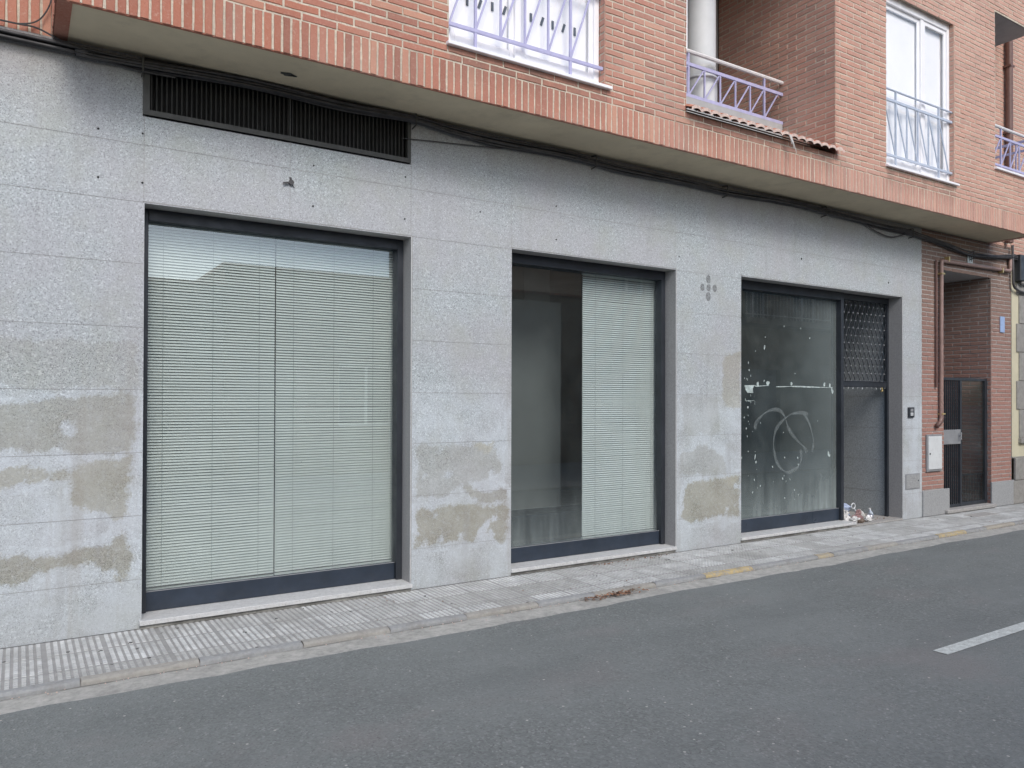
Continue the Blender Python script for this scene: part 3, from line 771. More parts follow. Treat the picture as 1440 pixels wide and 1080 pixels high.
# venetian blinds ----------------------------------------------------------------
def blind(x0, x1, z0, z1, y, cords, label, tilt=.90, pitch=.0212):
    b = thing('venetian_blind', label, 'blind', ((x0+x1)/2, y, z1), 'closed venetian blinds behind the shop glass')
    mb = MB(); z = z1-.03
    while z > z0+.02:
        dz = .0118*math.sin(tilt); dy = .0118*math.cos(tilt)
        sag = U(-.0008, .0008); seg = 8
        if R() < .02: sag += U(-.004, .001)
        tv_ = tilt+U(-.035,.035); dz = .0118*math.sin(tv_); dy = .0118*math.cos(tv_)
        for k in range(seg):
            xa = x0+(x1-x0)*k/seg; xb = x0+(x1-x0)*(k+1)/seg
            sa = sag*math.sin(PI*k/seg); sb = sag*math.sin(PI*(k+1)/seg)
            i = len(mb.v)
            mb.v += [(xa,y-dy,z+sa-dz),(xb,y-dy,z+sb-dz),(xa,y-.0022,z+sa+.001),(xb,y-.0022,z+sb+.001),(xa,y+dy,z+sa+dz),(xb,y+dy,z+sb+dz)]
            mb.f += [(i,i+1,i+3,i+2),(i+2,i+3,i+5,i+4)]; mb.m += [0,0]; mb.t += [.5,.5]
        z -= pitch
    s = mb.build('slats', M['slat'], b)
    mb = MB(); mb.box(x0, x1, y-.014, y+.014, z1-.025, z1); mb.build('head_rail', M['slat'], b)
    mb = MB(); mb.box(x0, x1, y-.012, y+.012, z0, z0+.014); mb.build('bottom_rail', M['slat'], b)
    for c in cords:
        mb = MB(); mb.tube([(c, y-.016, z0+.01), (c, y-.016, z1-.02)], .0011, 4); mb.build('ladder_cord', M['cord'], b)
    return b
YB = .285
blind(.745, 1.682, .185, 2.84, YB, (.875, 1.22, 1.56), 'left one of two closed pale green blinds in the largest left window')
blind(1.694, 2.72, .19, 2.84, YB+.012, (1.83, 2.16, 2.50), 'right one of two closed pale green blinds in the largest left window')
blind(4.715, 5.74, .19, 2.84, YB, (4.87, 5.23, 5.62), 'single closed pale blind covering the right half of the middle window')

# ------------------------------------------------------------------ upper windows
def upper_window(o, y, mull, label, dashes=False):
    x0, x1, z0, z1 = o
    fr = MB(); w = .055
    fr.cbox(x0, x0+w, y-.02, y+.04, z0, z1); fr.cbox(x1-w, x1, y-.02, y+.04, z0, z1)
    fr.cbox(x0+w, x1-w, y-.02, y+.04, z0, z0+.05); fr.cbox(x0+w, x1-w, y-.02, y+.04, z1-.09, z1)
    fr.cbox(mull-.03, mull+.03, y-.012, y+.035, z0+.05, z1-.09)
    # two sashes, one on the outer track
    for a, b, dy in ((x0+w, mull-.03, .012), (mull+.03, x1-w, -.004)):
        fr.cbox(a, a+.045, y+dy, y+dy+.02, z0+.05, z1-.09); fr.cbox(b-.045, b, y+dy, y+dy+.02, z0+.05, z1-.09)
        fr.cbox(a+.045, b-.045, y+dy, y+dy+.02, z0+.05, z0+.13); fr.cbox(a+.045, b-.045, y+dy, y+dy+.02, z1-.14, z1-.09)
    f = fr.build('upper_window', M['white'], BL, label=label)
    g = MB(); g.poly([(x0+w, y+.014, z0+.05), (x1-w, y+.014, z0+.05), (x1-w, y+.014, z1-.09), (x0+w, y+.014, z1-.09)]); g.build('pane', M['glassu'], f)
    s = MB()
    s.box(x0+.02, x1-.02, y+.05, y+.06, z0, z1)
    s.build('roller_blind', M['shutter'], f)
    sl = MB(); sl.cbox(x0-.025, x1+.03 if o is opA else x1+.06, YF-.035, y-.02, z0-.028, z0-.001, .003); sl.build('sill', M['white'], f)
    if dashes:
        for k, (dx, dz) in enumerate([(2.98,4.735),(3.097,4.745),(3.214,4.756),(3.331,4.757),(3.591,4.769),(3.705,4.767),(3.815,4.765),(3.93,4.769),(4.05,4.769)]):
            a = .0 if k % 2 == 0 else .012
            d = MB(); d.bar((dx-a, y+.044, dz-.035), (dx+a, y+.044, dz+.035), .022, .006); d.build('dark_dash', M['ink'], f)  # row of short dark bars just behind the pane
    return f
wa = upper_window((opA[0], opA[1], opA[2], opA[3]), -.50, 3.43, 'white sliding window above the granite wall', True)
wc = upper_window((opC[0], opC[1], opC[2], opC[3]), -.52, 9.36, 'tall white window with rolled blind')
def railing(name, xsv, y, rails, zb, zt, diag, posts, mat, mat2, x0, x1, parent=None, label=None, handz=None, handr=.02):
    mb = MB()
    for z, w in rails: mb.bar((x0, y, z), (x1, y, z), w, .022)
    for x in xsv: mb.bar((x, y, zb), (x, y, zt), .016, .016)
    pitch = xsv[1]-xsv[0]; ext = [xsv[0]-pitch]+list(xsv)+[xsv[-1]+pitch]
    for a, b in zip(ext, ext[1:]):
        p, q = ((a, y+.002, zb), (b, y+.002, zt)) if diag > 0 else ((a, y+.002, zt), (b, y+.002, zb))
        p, q = Vector(p), Vector(q)
        if p.x < x0: t = (x0-p.x)/(q.x-p.x); p = p.lerp(q, t)
        if q.x > x1: t = (x1-p.x)/(q.x-p.x); q = p.lerp(q, t)
        mb.bar(p, q, .014, .012)
    for x, a, b in posts: mb.bar((x, y+.001, a), (x, y+.001, b), .02, .02)
    r = mb.build(name, mat, parent or BL, label=label)
    if handz:
        h = MB(); h.tube([(x0, y, handz), (x1, y, handz)], handr, 8); h.build('handrail', mat2, r, smooth=False)
    return r
railing('window_railing', [2.994,3.2265,3.459,3.6915,3.923], -.565, [(4.455,.026),(5.105,.026)], 4.455, 5.105, 1, [(2.994,4.30,5.23),(3.923,4.30,5.23)], M['lilac'], M['lilac'], opA[0]+.001, opA[1]-.001, label='lilac window railing', handz=5.235, handr=.012)
railing('window_railing', [8.727,8.96,9.195,9.43,9.66], -.565, [(4.455,.024),(5.105,.028)], 4.455, 5.105, -1, [(8.727,4.33,5.23),(9.66,4.33,5.23)], M['bluegrey'], M['bluegrey'], opC[0]+.001, opC[1]-.001, label='blue grey window railing', handz=5.232, handr=.012)
railing('balcony_railing', [5.50,5.745,5.989,6.232,6.475,6.718,6.96,7.202], .10, [(4.815,.035),(5.152,.035)], 4.815, 5.152, 1, [(7.202,4.80,5.28),(5.989,4.80,5.28)], M['lilac'], M['handrail'], opB[0], opB[1], label='lilac balcony railing with white handrail', handz=5.29, handr=.022)
rD = railing('balcony_railing', [11.21,11.466,11.72,11.975], -.565, [(4.76,.024),(5.145,.03)], 4.76, 5.145, 1, [(11.21,4.70,5.28)], M['lilac'], M['handrail'], opD[0], XB1-.03, label='white corner balcony railing', handz=5.28, handr=.02)
mb = MB()
for z, w in ((4.76,.024),(5.145,.03),(5.28,.035)): mb.bar((XB1-.03, -.565, z), (XB1-.03, .55, z), w, .022)
for k in range(6): mb.bar((XB1-.03, -.565+.2*k, 4.70), (XB1-.03, -.565+.2*k, 5.28), .016, .016)
mb.build('side_rail', M['lilac'], rD)
mb = MB(); mb.cbox(opD[0]-.03, XB1+.03, YF-.03, -.5, 4.672, 4.70, .003); mb.cbox(XB1-.12, XB1+.03, -.5, .55, 4.672, 4.70, .003); mb.build('balcony_sill', M['white'], BL)

# loggia: sloped tile coping, column, white frame
mb = MB()
xa, xb = 5.24, 7.56; nT = 190; ya, za = YF-.075, 4.275; yb, zb = -.28, 4.47
ln = math.hypot(yb-ya, zb-za); nyv, nzv = -(zb-za)/ln, (yb-ya)/ln
cor = lambda x: .026*abs(math.sin(PI*(x-xa)/.128))**.7
rows = 2; prev = None
for r_ in range(rows):
    t0, t1 = r_/rows, (r_+1)/rows+.03; lift0, lift1 = .018, .0
    for i in range(nT):
        x0 = xa+(xb-xa)*i/nT; x1 = xa+(xb-xa)*(i+1)/nT
        P_ = []
        for x, t, lf in ((x0,t0,lift0),(x1,t0,lift0),(x1,t1,lift1),(x0,t1,lift1)):
            jx = .006*math.sin(37*math.floor((x-xa)/.128)+r_*5)
            c = cor(x)+lf; tt = t+jx*.8
            P_.append((x, ya+(yb-ya)*tt+nyv*c, za+(zb-za)*tt+nzv*c))
        mb.poly(P_, 0, R()); 
        a, b = P_[0], P_[1]; mb.poly([(a[0],a[1]+.001,a[2]-.030),(b[0],b[1]+.001,b[2]-.030), b, a], 1)
mb.poly([(xa,ya+.05,za+.010),(xb,ya+.05,za+.010),(xb,yb,zb-.02),(xa,yb,zb-.02)][::-1], 0, .0)
tc = mb.build('tiled_coping', [M['terracotta'], M['pinkmortar']], BL, label='sloping terracotta tile coping')
mb = MB(); mb.cbox(5.262, 7.515, YF+.02, .09, 4.17, 4.262); mb.box(5.27, 7.512, .09, .13, 4.2, 4.80); mb.box(5.262, 7.515, -.285, .09, 4.262, 4.44); mb.build('parapet', M['render'], BL)
mb = MB()
for k in range(5): mb.tube([(6.62+.01*k, ya-.01, 4.30), (6.64+.012*k, ya-.02, 4.25-.01*k), (6.66+.02*k, ya-.015, 4.20-.02*k+.02*(k%2))], .003, 4)
mb.build('dry_straw', M['paper'], tc)
mb = MB(); 
mb.tube([(6.42,.35,4.2),(6.42,.35,5.13)], .19, 48, cap=False); mb.tube([(6.42,.35,5.12),(6.42,.35,5.13),(6.42,.35,5.15),(6.42,.35,5.16)], [.19,.205,.205,.175], 48, cap=False)
mb.tube([(6.42,.35,5.16),(6.42,.35,6.80)], .175, 48, cap=False)
mb.build('column', M['column'], BL, smooth=True)
mb = MB(); mb.cbox(5.55, 6.00, .12, .16, 4.2, 6.79); mb.cbox(5.27,5.33,.12,.16,4.2,6.79); mb.build('balcony_screen', M['white'], BL)
pp = thing('potted_plant', 'small green pot plant behind the lilac balcony railing', 'plant', (7.12, .30, 4.2))
mb = MB(); mb.tube([(7.12,.30,4.2),(7.12,.30,4.74)], [.09,.12], 12); mb.build('pot', M['column'], pp)
mb = MB()
for k in range(70):
    a = U(0, 2*PI); r = U(.0,.11); z = 4.74+U(.0,.17); c = Vector((7.12+r*math.cos(a), .30+r*math.sin(a), z)); d = Vector((math.cos(a), math.sin(a), U(-.2,.8))).normalized()*U(.03,.05); s_ = Vector((-math.sin(a), math.cos(a), 0))*.012
    mb.poly([c-d*.6, c+s_, c+d, c-s_])
mb.build('foliage', M['green'], pp)

# ------------------------------------------------------------------ entrance bay
mb = MB()
DX0, DX1, DZ = 10.83, 12.12, 3.40
brickwork(mb, front(.008), 10.276, 12.725, .0, ZS-.003, [(DX0, DX1, -.1, DZ)], phase=.04)
brickwork(mb, lambda u, z, d: (DX1-d+.007, -u, z), -1.2, 0.0, .05, DZ, phase=.07)
mb.poly([(DX0, 0.01, 0), (DX0, 1.2, 0), (DX0, 1.2, DZ), (DX0, .01, DZ)], 1)
brickwork(mb, lambda u, z, d: (12.725+d, u, z), 0.0, .3, 0, TOP)
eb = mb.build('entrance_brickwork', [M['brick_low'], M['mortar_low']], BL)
mb = MB()
brickwork(mb, front(.008), 12.10, 12.725, ZS, TOP, phase=.04)
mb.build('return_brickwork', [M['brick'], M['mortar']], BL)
mb = MB(); mb.poly([(DX0,.008,DZ),(DX1,.008,DZ),(DX1,1.2,DZ),(DX0,1.2,DZ)]); mb.poly([(DX0,1.2,0),(DX1,1.2,0),(DX1,1.2,DZ),(DX0,1.2,DZ)],1); mb.poly([(DX0,.0,.045),(DX1,.0,.045),(DX1,1.2,.045),(DX0,1.2,.045)],1)
mb.build('doorway_lining', [M['render'], M['intfloor']], BL)
for a in ((10.274, 10.93, .352), (12.10, 12.76, .372)):
    mb = MB(); mb.cbox(a[0], a[1], -.022, .004, .004, a[2], .004); mb.build('plinth', M['plinth'], BL)
mb = MB(); mb.cbox(10.80, 12.13, -.07, .30, .012, .058, .005); mb.box(10.82, 12.11, -.05, .2, 0, .012)
mb.build('doorstep', M['stepstone'], BL)
mb = MB(); GY = .075
for a in ((DX0+.005, DX0+.05, .06, 1.90), (11.36, 11.405, .06, 1.86), (12.055, DX1-.002, .06, 1.90)): mb.cbox(a[0], a[1], GY-.02, GY+.02, a[2], a[3], .003)
mb.cbox(DX0+.05, 12.055, GY-.02, GY+.02, 1.86, 1.90, .003); mb.cbox(11.405, 12.055, GY-.015, GY+.015, .06, .11, .003); mb.cbox(DX0+.05, 11.36, GY-.015, GY+.015, .06, .10, .003)
dg = mb.build('entrance_gate', M['charcoal'], BL, label='dark metal street door with barred leaf')
mb = MB(); mb.cbox(DX0+.052, 11.358, GY-.028, GY+.02, .955, 1.16, .004); mb.build('lock_plate', M['grey'], dg)
mb = MB(); mb.tube([(11.30,GY-.06,1.02),(11.30,GY-.06,1.12)], .012, 8); mb.tube([(11.30,GY-.06,1.07),(11.30,GY-.02,1.07)], .008, 6); mb.build('handle', M['grey'], dg)
for k in range(9):
    x = DX0+.10+k*.052
    mb = MB(); mb.bar((x, GY, .10), (x, GY, .955), .014, .014); mb.bar((x, GY, 1.16), (x, GY, 1.86), .014, .014); mb.build('bar', M['charcoal'], dg)
mb = MB(); mb.poly([(11.405,GY,.11),(12.055,GY,.11),(12.055,GY,1.86),(11.405,GY,1.86)]); mb.poly([(DX0+.05,GY+.02,.1),(11.36,GY+.02,.1),(11.36,GY+.02,1.86),(DX0+.05,GY+.02,1.86)]); mb.build('pane', M['glassd'], dg)
mb = MB()
for k in range(14): mb.bar((11.44+k*.045, GY+.006, .11), (11.44+k*.045, GY+.006, .50), .010, .006)
mb.bar((11.405,GY+.01,.50),(12.055,GY+.01,.50),.02,.01); mb.build('lower_grille', M['charcoal'], dg)

# small wall fittings: things of their own ------------------------------------------
t = thing('meter_cabinet', 'white enamel meter cabinet on the brick pier left of the street door', 'meter box', (10.55, 0, .86))
mb = MB(); mb.cbox(10.365, 10.735, -.022, .004, .605, 1.11, .005); mb.build('frame', M['grey'], t)
mb = MB(); mb.cbox(10.385, 10.715, -.034, -.022, .635, 1.085, .004); dr = mb.build('door', M['meter'], t)
mb = MB(); mb.tube([(10.41,-.042,.85),(10.41,-.034,.85)], .012, 8); mb.build('keyhole', M['ink'], dr)
t = thing('intercom', 'small black intercom panel on the granite beside the grille recess', 'intercom', (9.997, 0, 1.41))
mb = MB(); mb.cbox(9.93, 10.063, -.022, .0, 1.345, 1.482, .004); mb.build('housing', M['charcoal'], t)
mb = MB(); mb.cbox(9.965, 10.03, -.026, -.022, 1.372, 1.388, .001); mb.cbox(9.965, 10.03, -.026, -.022, 1.395, 1.411, .001); mb.build('name_strip', M['meter'], t)
mb = MB(); mb.cbox(9.965, 10.03, -.025, -.022, 1.425, 1.462, .001); mb.build('speaker', M['grey'], t)
t = thing('inspection_cover', 'square grey metal inspection cover set low in granite beside the recess', 'wall cover', (10.045, 0, .49))
mb = MB(); mb.cbox(9.877, 10.214, -.006, .0, .389, .597, .002); mb.build('frame', M['grey'], t)
mb = MB(); mb.cbox(9.892, 10.199, -.009, -.006, .403, .583, .001)
for k in range(7): mb.box(9.905, 10.186, -.011, -.009, .418+k*.023, .426+k*.023)
mb.build('lid', M['plinth'], t)
mb = MB(); mb.tube([(10.17,-.013,.50),(10.17,-.009,.50)], .010, 8); mb.build('lock', M['ink'], t)
t = thing('number_plate', 'small white house number plate reading 11 above the street door', 'number plate', (11.515, 0, 3.62))
mb = MB(); mb.cbox(11.447, 11.583, -.012, .0, 3.547, 3.695, .002); mb.build('plate', M['plate'], t)
mb = MB()
for x in (11.487, 11.537): mb.box(x, x+.013, -.014, -.012, 3.575, 3.660); mb.bar((x+.001,-.013,3.640),(x+.008,-.013,3.658),.010,.002)
mb.build('digits', M['ink'], t)
mb = MB(); mb.cbox(12.378, 12.506, -.010, .001, 2.60, 2.838, .002); o = mb.build('blue_plaque', M['bluesign']); tag(o, 'plain pale blue plaque on the narrow brick pier right of the door', 'plaque')
t = thing('gas_pipe', 'pink painted pipe running down the pier and across above the street door', 'pipe', (10.72, 0, 2.3))
def arc(pts, r=.05, n=5):
    P = [Vector(p) for p in pts]; out = [P[0]]
    for a, b, c in zip(P, P[1:], P[2:]):
        u = (a-b).normalized(); v = (c-b).normalized()
        for k in range(n+1):
            t_ = k/n; out.append((b+u*r)*(1-t_)**2+b*2*t_*(1-t_)+(b+v*r)*t_**2)
    out.append(P[-1]); return out
mb = MB(); mb.tube(arc([(10.60,-.035,1.225),(10.69,-.035,1.30),(10.705,-.035,3.50),(12.62,-.035,3.535),(12.62,-.035,3.74)], .04), .026, 10)
mb.build('pipe_run', M['copper'], t, smooth=True)
mb = MB(); mb.tube(arc([(10.58,-.035,1.22),(10.69,-.035,1.29),(10.705,-.035,1.36)], .03), .031, 10); mb.build('elbow', M['pipebrown'], t, smooth=True)
for x, z in ((10.705, 3.32), (10.705, 1.39), (10.86, 3.55), (12.35, 3.53)):
    mb = MB(); 
    if z == 3.55 or x > 12: mb.box(x-.012, x+.012, -.065, -.0, z-.05, z+.02)
    else: mb.box(x-.033, x+.04, -.065, .0, z-.01, z+.01)
    mb.build('clip', M['brass'], t)
mb = MB(); mb.tube([(10.60,-.02,1.75),(10.60,-.02,3.50)], .016, 8); o = mb.build('conduit', M['pipebrown']); tag(o, 'thin dark brown conduit running up beside the pink pipe', 'conduit')
t = thing('junction_box', 'black cable junction box under the jetty at the far right corner', 'junction box', (12.9, -.05, 3.6))
mb = MB(); mb.cbox(12.80, 12.98, -.10, .0, 3.40, 3.80, .01); mb.build('box', M['charcoal'], t)
mb = MB(); mb.tube(arc([(12.66,-.05,3.93),(12.68,-.05,3.30),(12.9,-.05,3.24),(13.4,-.05,3.24)], .08), .018, 8)
mb.tube(arc([(12.72,-.03,3.80),(12.86,-.05,3.78),(12.9,-.05,3.35),(13.2,-.04,3.36)], .05), .012, 8); mb.build('lead', M['cable'], t, smooth=True)

# cable bundle ------------------------------------------------------------------
cb = thing('cable_bundle', 'sagging bundle of black cables clipped along the wall beneath the brick jetty', 'cables', (5, -.04, 3.83))
path = [(-5, 3.84), (-.116, 3.845), (.30, 3.83), (.69, 3.835), (1.4, 3.865), (2.1, 3.85), (2.7, 3.865), (3.1, 3.835), (3.53, 3.825), (4.3, 3.845), (4.9, 3.82), (5.78, 3.825), (6.5, 3.82), (7.35, 3.845), (8.2, 3.83), (9.3, 3.80), (9.8, 3.80), (10.2, 3.78), (10.8, 3.725), (11.39, 3.665), (12.0, 3.69), (12.62, 3.75), (13.1, 3.72)]
def smooth_path(pts, n=5):
    P = [Vector(p) for p in pts]; out = []
    for i in range(len(P)-1):
        p0, p1, p2, p3 = P[max(i-1,0)], P[i], P[i+1], P[min(i+2,len(P)-1)]
        for k in range(n):
            t = k/n; out.append(.5*((2*p1)+(p2-p0)*t+(2*p0-5*p1+4*p2-p3)*t*t+(3*p1-p0-3*p2+p3)*t**3))
    out.append(P[-1]); return out
for k in range(9):
    r = U(.006, .011); oz = (k % 3-1)*.015+U(-.006, .006); oy = -.018-.020*(k//3)
    pts = [(x, oy+U(-.006,.004), z+oz*(1.0 if x > 2 else .8)+U(-.012,.010)) for x, z in path]
    mb = MB(); mb.tube(smooth_path(pts), r, 6); mb.build('cable', M['cable'], cb, smooth=True)
mb = MB(); mb.tube(smooth_path([(2.62,-.015,3.70),(2.72,-.015,3.71),(3.0,-.018,3.735),(3.3,-.02,3.76),(3.55,-.02,3.785),(3.8,-.02,3.83),(4.05,-.03,3.86)]), .0045, 5); mb.build('loose_wire', M['cable'], cb)
mb = MB(); mb.tube(smooth_path([(8.9,-.03,3.80),(9.2,-.03,3.72),(9.5,-.03,3.69),(9.75,-.03,3.74),(9.9,-.03,3.79)]), .009, 5); mb.build('loose_wire', M['cable'], cb)
mb = MB(); mb.tube(smooth_path([(-1.2,-.03,3.95),(-.5,-.03,3.93),(-.05,-.03,3.93),(.08,-.03,3.93),(.25,-.04,3.87),(.6,-.03,3.80),(.9,-.03,3.80)]), .006, 5)
mb.tube(smooth_path([(-.03,-.03,3.93),(.06,-.03,3.96),(.12,-.03,4.03),(.16,-.03,4.16),(.15,-.03,4.4)]), .005, 5); mb.build('loose_wire', M['cable'], cb)
for x, z in ((.69,3.83),(2.72,3.86),(4.6,3.835),(6.4,3.82),(8.1,3.83),(9.95,3.79),(11.5,3.66)):
    mb = MB(); mb.bar((x, -.075, z+.05), (x, -.075, z-.05), .012, .004); mb.bar((x,-.075,z+.05),(x,-.0,z+.06),.012,.004); mb.bar((x,-.075,z-.05),(x,-.0,z-.06),.012,.004); mb.build('clamp', M['louver'], cb)

# ------------------------------------------------------------------ neighbours on this side
nb = thing('cream_building', 'cream rendered house with grey stone plinth right of the brick pier', 'building', (14, 0, 0))
mb = MB()
for a, b, c, d in cells(12.732, 26, .72, 3.75, [(13.05, 14.1, 1.05, 3.38), (16, 17, .72, 3.0), (19, 20.1, 1.05, 3.3)]): mb.poly([(a,.0,c),(b,.0,c),(b,.0,d),(a,.0,d)])
mb.box(12.732, 26, .25, 6, 0, 8.4)
mb.build('wall', M['cream'], nb)
mb = MB()
zz = [0, .36, .70]; 
for i in range(14):
    for j in range(2):
        a = 12.74+i*.62+(.31 if j else 0)-.25; b = a+.61
        a = max(a, 12.735)
        if b > 12.8: mb.cbox(a, b, -.028, .01, zz[j]+.004, zz[j+1]-.003, .006)
mb.box(12.735, 26, -.01, .02, .70, .72)
mb.build('stone_plinth', M['quoin'], nb)
mb = MB()
k = 0; z = 1.0
while z < 3.37:
    h_ = .44; w_ = .10 if k % 2 else .02
    mb.cbox(12.965-w_+.0, 13.10, -.02, .14, z+.003, min(z+h_, 3.38)-.003, .006); mb.cbox(14.05, 14.19+w_, -.02, .14, z+.003, min(z+h_, 3.38)-.003, .006); z += h_; k += 1
mb.cbox(12.93, 14.25, -.03, .14, 3.38, 3.56, .006); mb.cbox(12.93, 14.25, -.05, .14, .92, 1.0, .006)
sw = mb.build('window_surround', M['quoin'], nb)
mb = MB(); mb.poly([(13.1,.12,1.0),(14.05,.12,1.0),(14.05,.12,3.38),(13.1,.12,3.38)]); mb.build('window_pane', M['dark_glass'], nb)
mb = MB(); brickwork(mb, front(.008), 12.732, 16.5, 3.76, 8.3, [(13.3, 14.2, 4.9, 6.4)], phase=.1)
mb.poly([(12.732,.008,3.7),(26,.008,3.7),(26,.008,3.76),(12.732,.008,3.76)],1); mb.poly([(16.5,.008,3.76),(26,.008,3.76),(26,.008,8.3),(16.5,.008,8.3)],1)
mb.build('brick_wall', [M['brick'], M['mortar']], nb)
mb = MB(); mb.poly([(13.3,.1,4.9),(14.2,.1,4.9),(14.2,.1,6.4),(13.3,.1,6.4)]); mb.build('window_pane', M['dark_glass'], nb)
mb = MB(); mb.tube([(12.55,-.06,3.95),(12.55,-.06,8.2)], .05, 12); 
for z in (4.6, 5.6, 6.6, 7.6): mb.box(12.49, 12.61, -.11, .0, z, z+.03)
o = mb.build('drainpipe', M['pipebrown']); tag(o, 'brown drainpipe on the brick corner seen through the corner balcony', 'drainpipe')
ln_ = thing('stucco_building', 'rendered neighbour house at the left end of the granite front', 'building', (-9, 0, 0))
mb = MB()
for a, b, c, d in cells(-18, -5.02, 0, 7.5, [(-7.5,-6.4,0,2.4),(-10.5,-9.2,1,2.4),(-7.6,-6.3,4,5.6),(-10.5,-9.2,4,5.6)]): mb.poly([(a,0,c),(b,0,c),(b,0,d),(a,0,d)])
mb.box(-18,-5.02,.25,6,0,7.5); mb.build('wall', M['stucco'], ln_)
for a,b,c,d in ((-7.5,-6.4,0,2.4),(-10.5,-9.2,1,2.4),(-7.6,-6.3,4,5.6),(-10.5,-9.2,4,5.6)):
    mb = MB(); mb.box(a,b,.1,.14,c,d); mb.build('door' if c == 0 else 'shutter', M['woodbr'], ln_)

# ------------------------------------------------------------------ opposite side of the street
def opp_house(name, label, x0, x1, z1, mat, ops, yf=-9.2, roofmat=None, loc=None):
    h = thing(name, label, 'building', ((x0+x1)/2, yf, 0))
    mb = MB()
    for a, b, c, d in cells(x0, x1, -.05, z1, ops): mb.poly([(a,yf,c),(a,yf,d),(b,yf,d),(b,yf,c)])
    mb.poly([(x0,yf,0),(x0,yf-7,0),(x0,yf-7,z1),(x0,yf,z1)]); mb.poly([(x1,yf,0),(x1,yf,z1),(x1,yf-7,z1),(x1,yf-7,0)])
    mb.poly([(x0,yf-7,0),(x1,yf-7,0),(x1,yf-7,z1),(x0,yf-7,z1)])
    for a, b, c, d in ops:
        mb.poly([(a,yf,c),(a,yf-.15,c),(a,yf-.15,d),(a,yf,d)]); mb.poly([(b,yf,c),(b,yf,d),(b,yf-.15,d),(b,yf-.15,c)]); mb.poly([(a,yf,d),(a,yf-.15,d),(b,yf-.15,d),(b,yf,d)]); mb.poly([(a,yf,c),(b,yf,c),(b,yf-.15,c),(a,yf-.15,c)])
    mb.build('wall', mat, h)
    for a, b, c, d in ops:
        mb = MB(); mb.box(a, b, yf-.2, yf-.15, c, d)
        if c < .3:
            k = c+.1
            while k < d: mb.box(a, b, yf-.152, yf-.14, k, k+.012); k += .09
            mb.build('roller_door', M['shade'], h)
        else:
            f = mb.build('window', M['dark_glass'], h)
            mb = MB(); mb.box(a, b, yf-.15, yf-.11, c, c+.05); mb.box(a, b, yf-.15, yf-.11, d-.05, d); mb.box(a, a+.05, yf-.15, yf-.11, c+.05, d-.05); mb.box(b-.05, b, yf-.15, yf-.11, c+.05, d-.05); mb.box((a+b)/2-.03, (a+b)/2+.03, yf-.15, yf-.12, c+.05, d-.05)
            mb.build('frame', M['white'], f)
    mb = MB(); mb.box(x0-.05, x1+.05, yf-7.05, yf+.10, z1, z1+.06)
    k = 0 if name == 'tall_house' else 10**6
    while x0+k*.22 < x1: mb.tube([(x0+k*.22+.1, yf+.14, z1+.06), (x0+k*.22+.1, yf-3.5, z1+.06)], .08, 6); k += 1
    mb.build('roof', M['rooftile'], h)
    return h
opp_house('low_house', 'low rendered garage row across the street facing the blinds', -8, 3.30, 3.72, M['stucco'], [(-5,-2.4,0,2.5),(-1,1.6,0,2.5)])
opp_house('low_house', 'single storey beige house across the street facing the middle window', 3.32, 11.9, 4.12, M['stucco2'], [(3.6,4.7,0,2.3),(5.6,6.9,1.0,2.3),(8,9.2,1.0,2.3)])
h = opp_house('tall_house', 'two storey beige house with a balcony across the street', 11.92, 24, 6.9, M['stucco2'], [(12.6,13.9,0,2.4),(14.6,15.6,.9,2.2),(18.0,19.0,3.8,5.9),(20.2,21.4,3.8,5.9),(17.4,19.6,0,2.5),(13,14.1,4.4,5.8)])
mb = MB(); mb.box(17.2, 22.6, -9.2, -8.45, 3.75, 3.92); mb.build('balcony_slab', M['stucco'], h)
mb = MB()
for k in range(37): mb.bar((17.25+k*.145,-8.48,3.92),(17.25+k*.145,-8.48,4.85),.016,.016)
mb.bar((17.2,-8.48,4.85),(22.6,-8.48,4.85),.04,.04); mb.bar((17.2,-8.48,4.02),(22.6,-8.48,4.02),.03,.03); mb.build('balcony_railing', M['handrail'], h)
opp_house('low_house', 'plain rendered house across the street beyond the garages', -20, -8.02, 4.9, M['stucco'], [(-12,-10.5,1,2.3),(-16,-14.9,0,2.3)])

# ------------------------------------------------------------------ street
ZR = -.03
YK0, YK1, YA = -.828, -.892, -1.125
YO = -4.95
# ground
mb = MB(); mb.poly([(-300,-300,-.25),(300,-300,-.25),(300,300,-.25),(-300,300,-.25)]); struct(mb.build('ground', M['ground']), 'bare ground under the town', 'ground')
# road with a softly irregular edge
mb = MB(); n = 700; X0r, X1r = -40, 60
xe = [X0r+(X1r-X0r)*i/n for i in range(n+1)]
random.seed(3)
ye = [YA+.012*math.sin(x*1.7)+.010*math.sin(x*4.3+1)+.006*math.sin(x*11)+U(-.007,.007) for x in xe]
for i in range(n):
    mb.poly([(xe[i],YO-.05,ZR),(xe[i+1],YO-.05,ZR),(xe[i+1],ye[i+1],ZR),(xe[i],ye[i],ZR)])
struct(mb.build('road', M['asphalt']), 'worn grey asphalt street', 'road')
mb = MB(); mb.poly([(X0r,YA-.10,ZR-.004),(X1r,YA-.10,ZR-.004),(X1r,YK1-.001,ZR-.002),(X0r,YK1-.001,ZR-.002)]); struct(mb.build('gutter', M['gutter']), 'pale concrete gutter strip along the kerb', 'gutter')
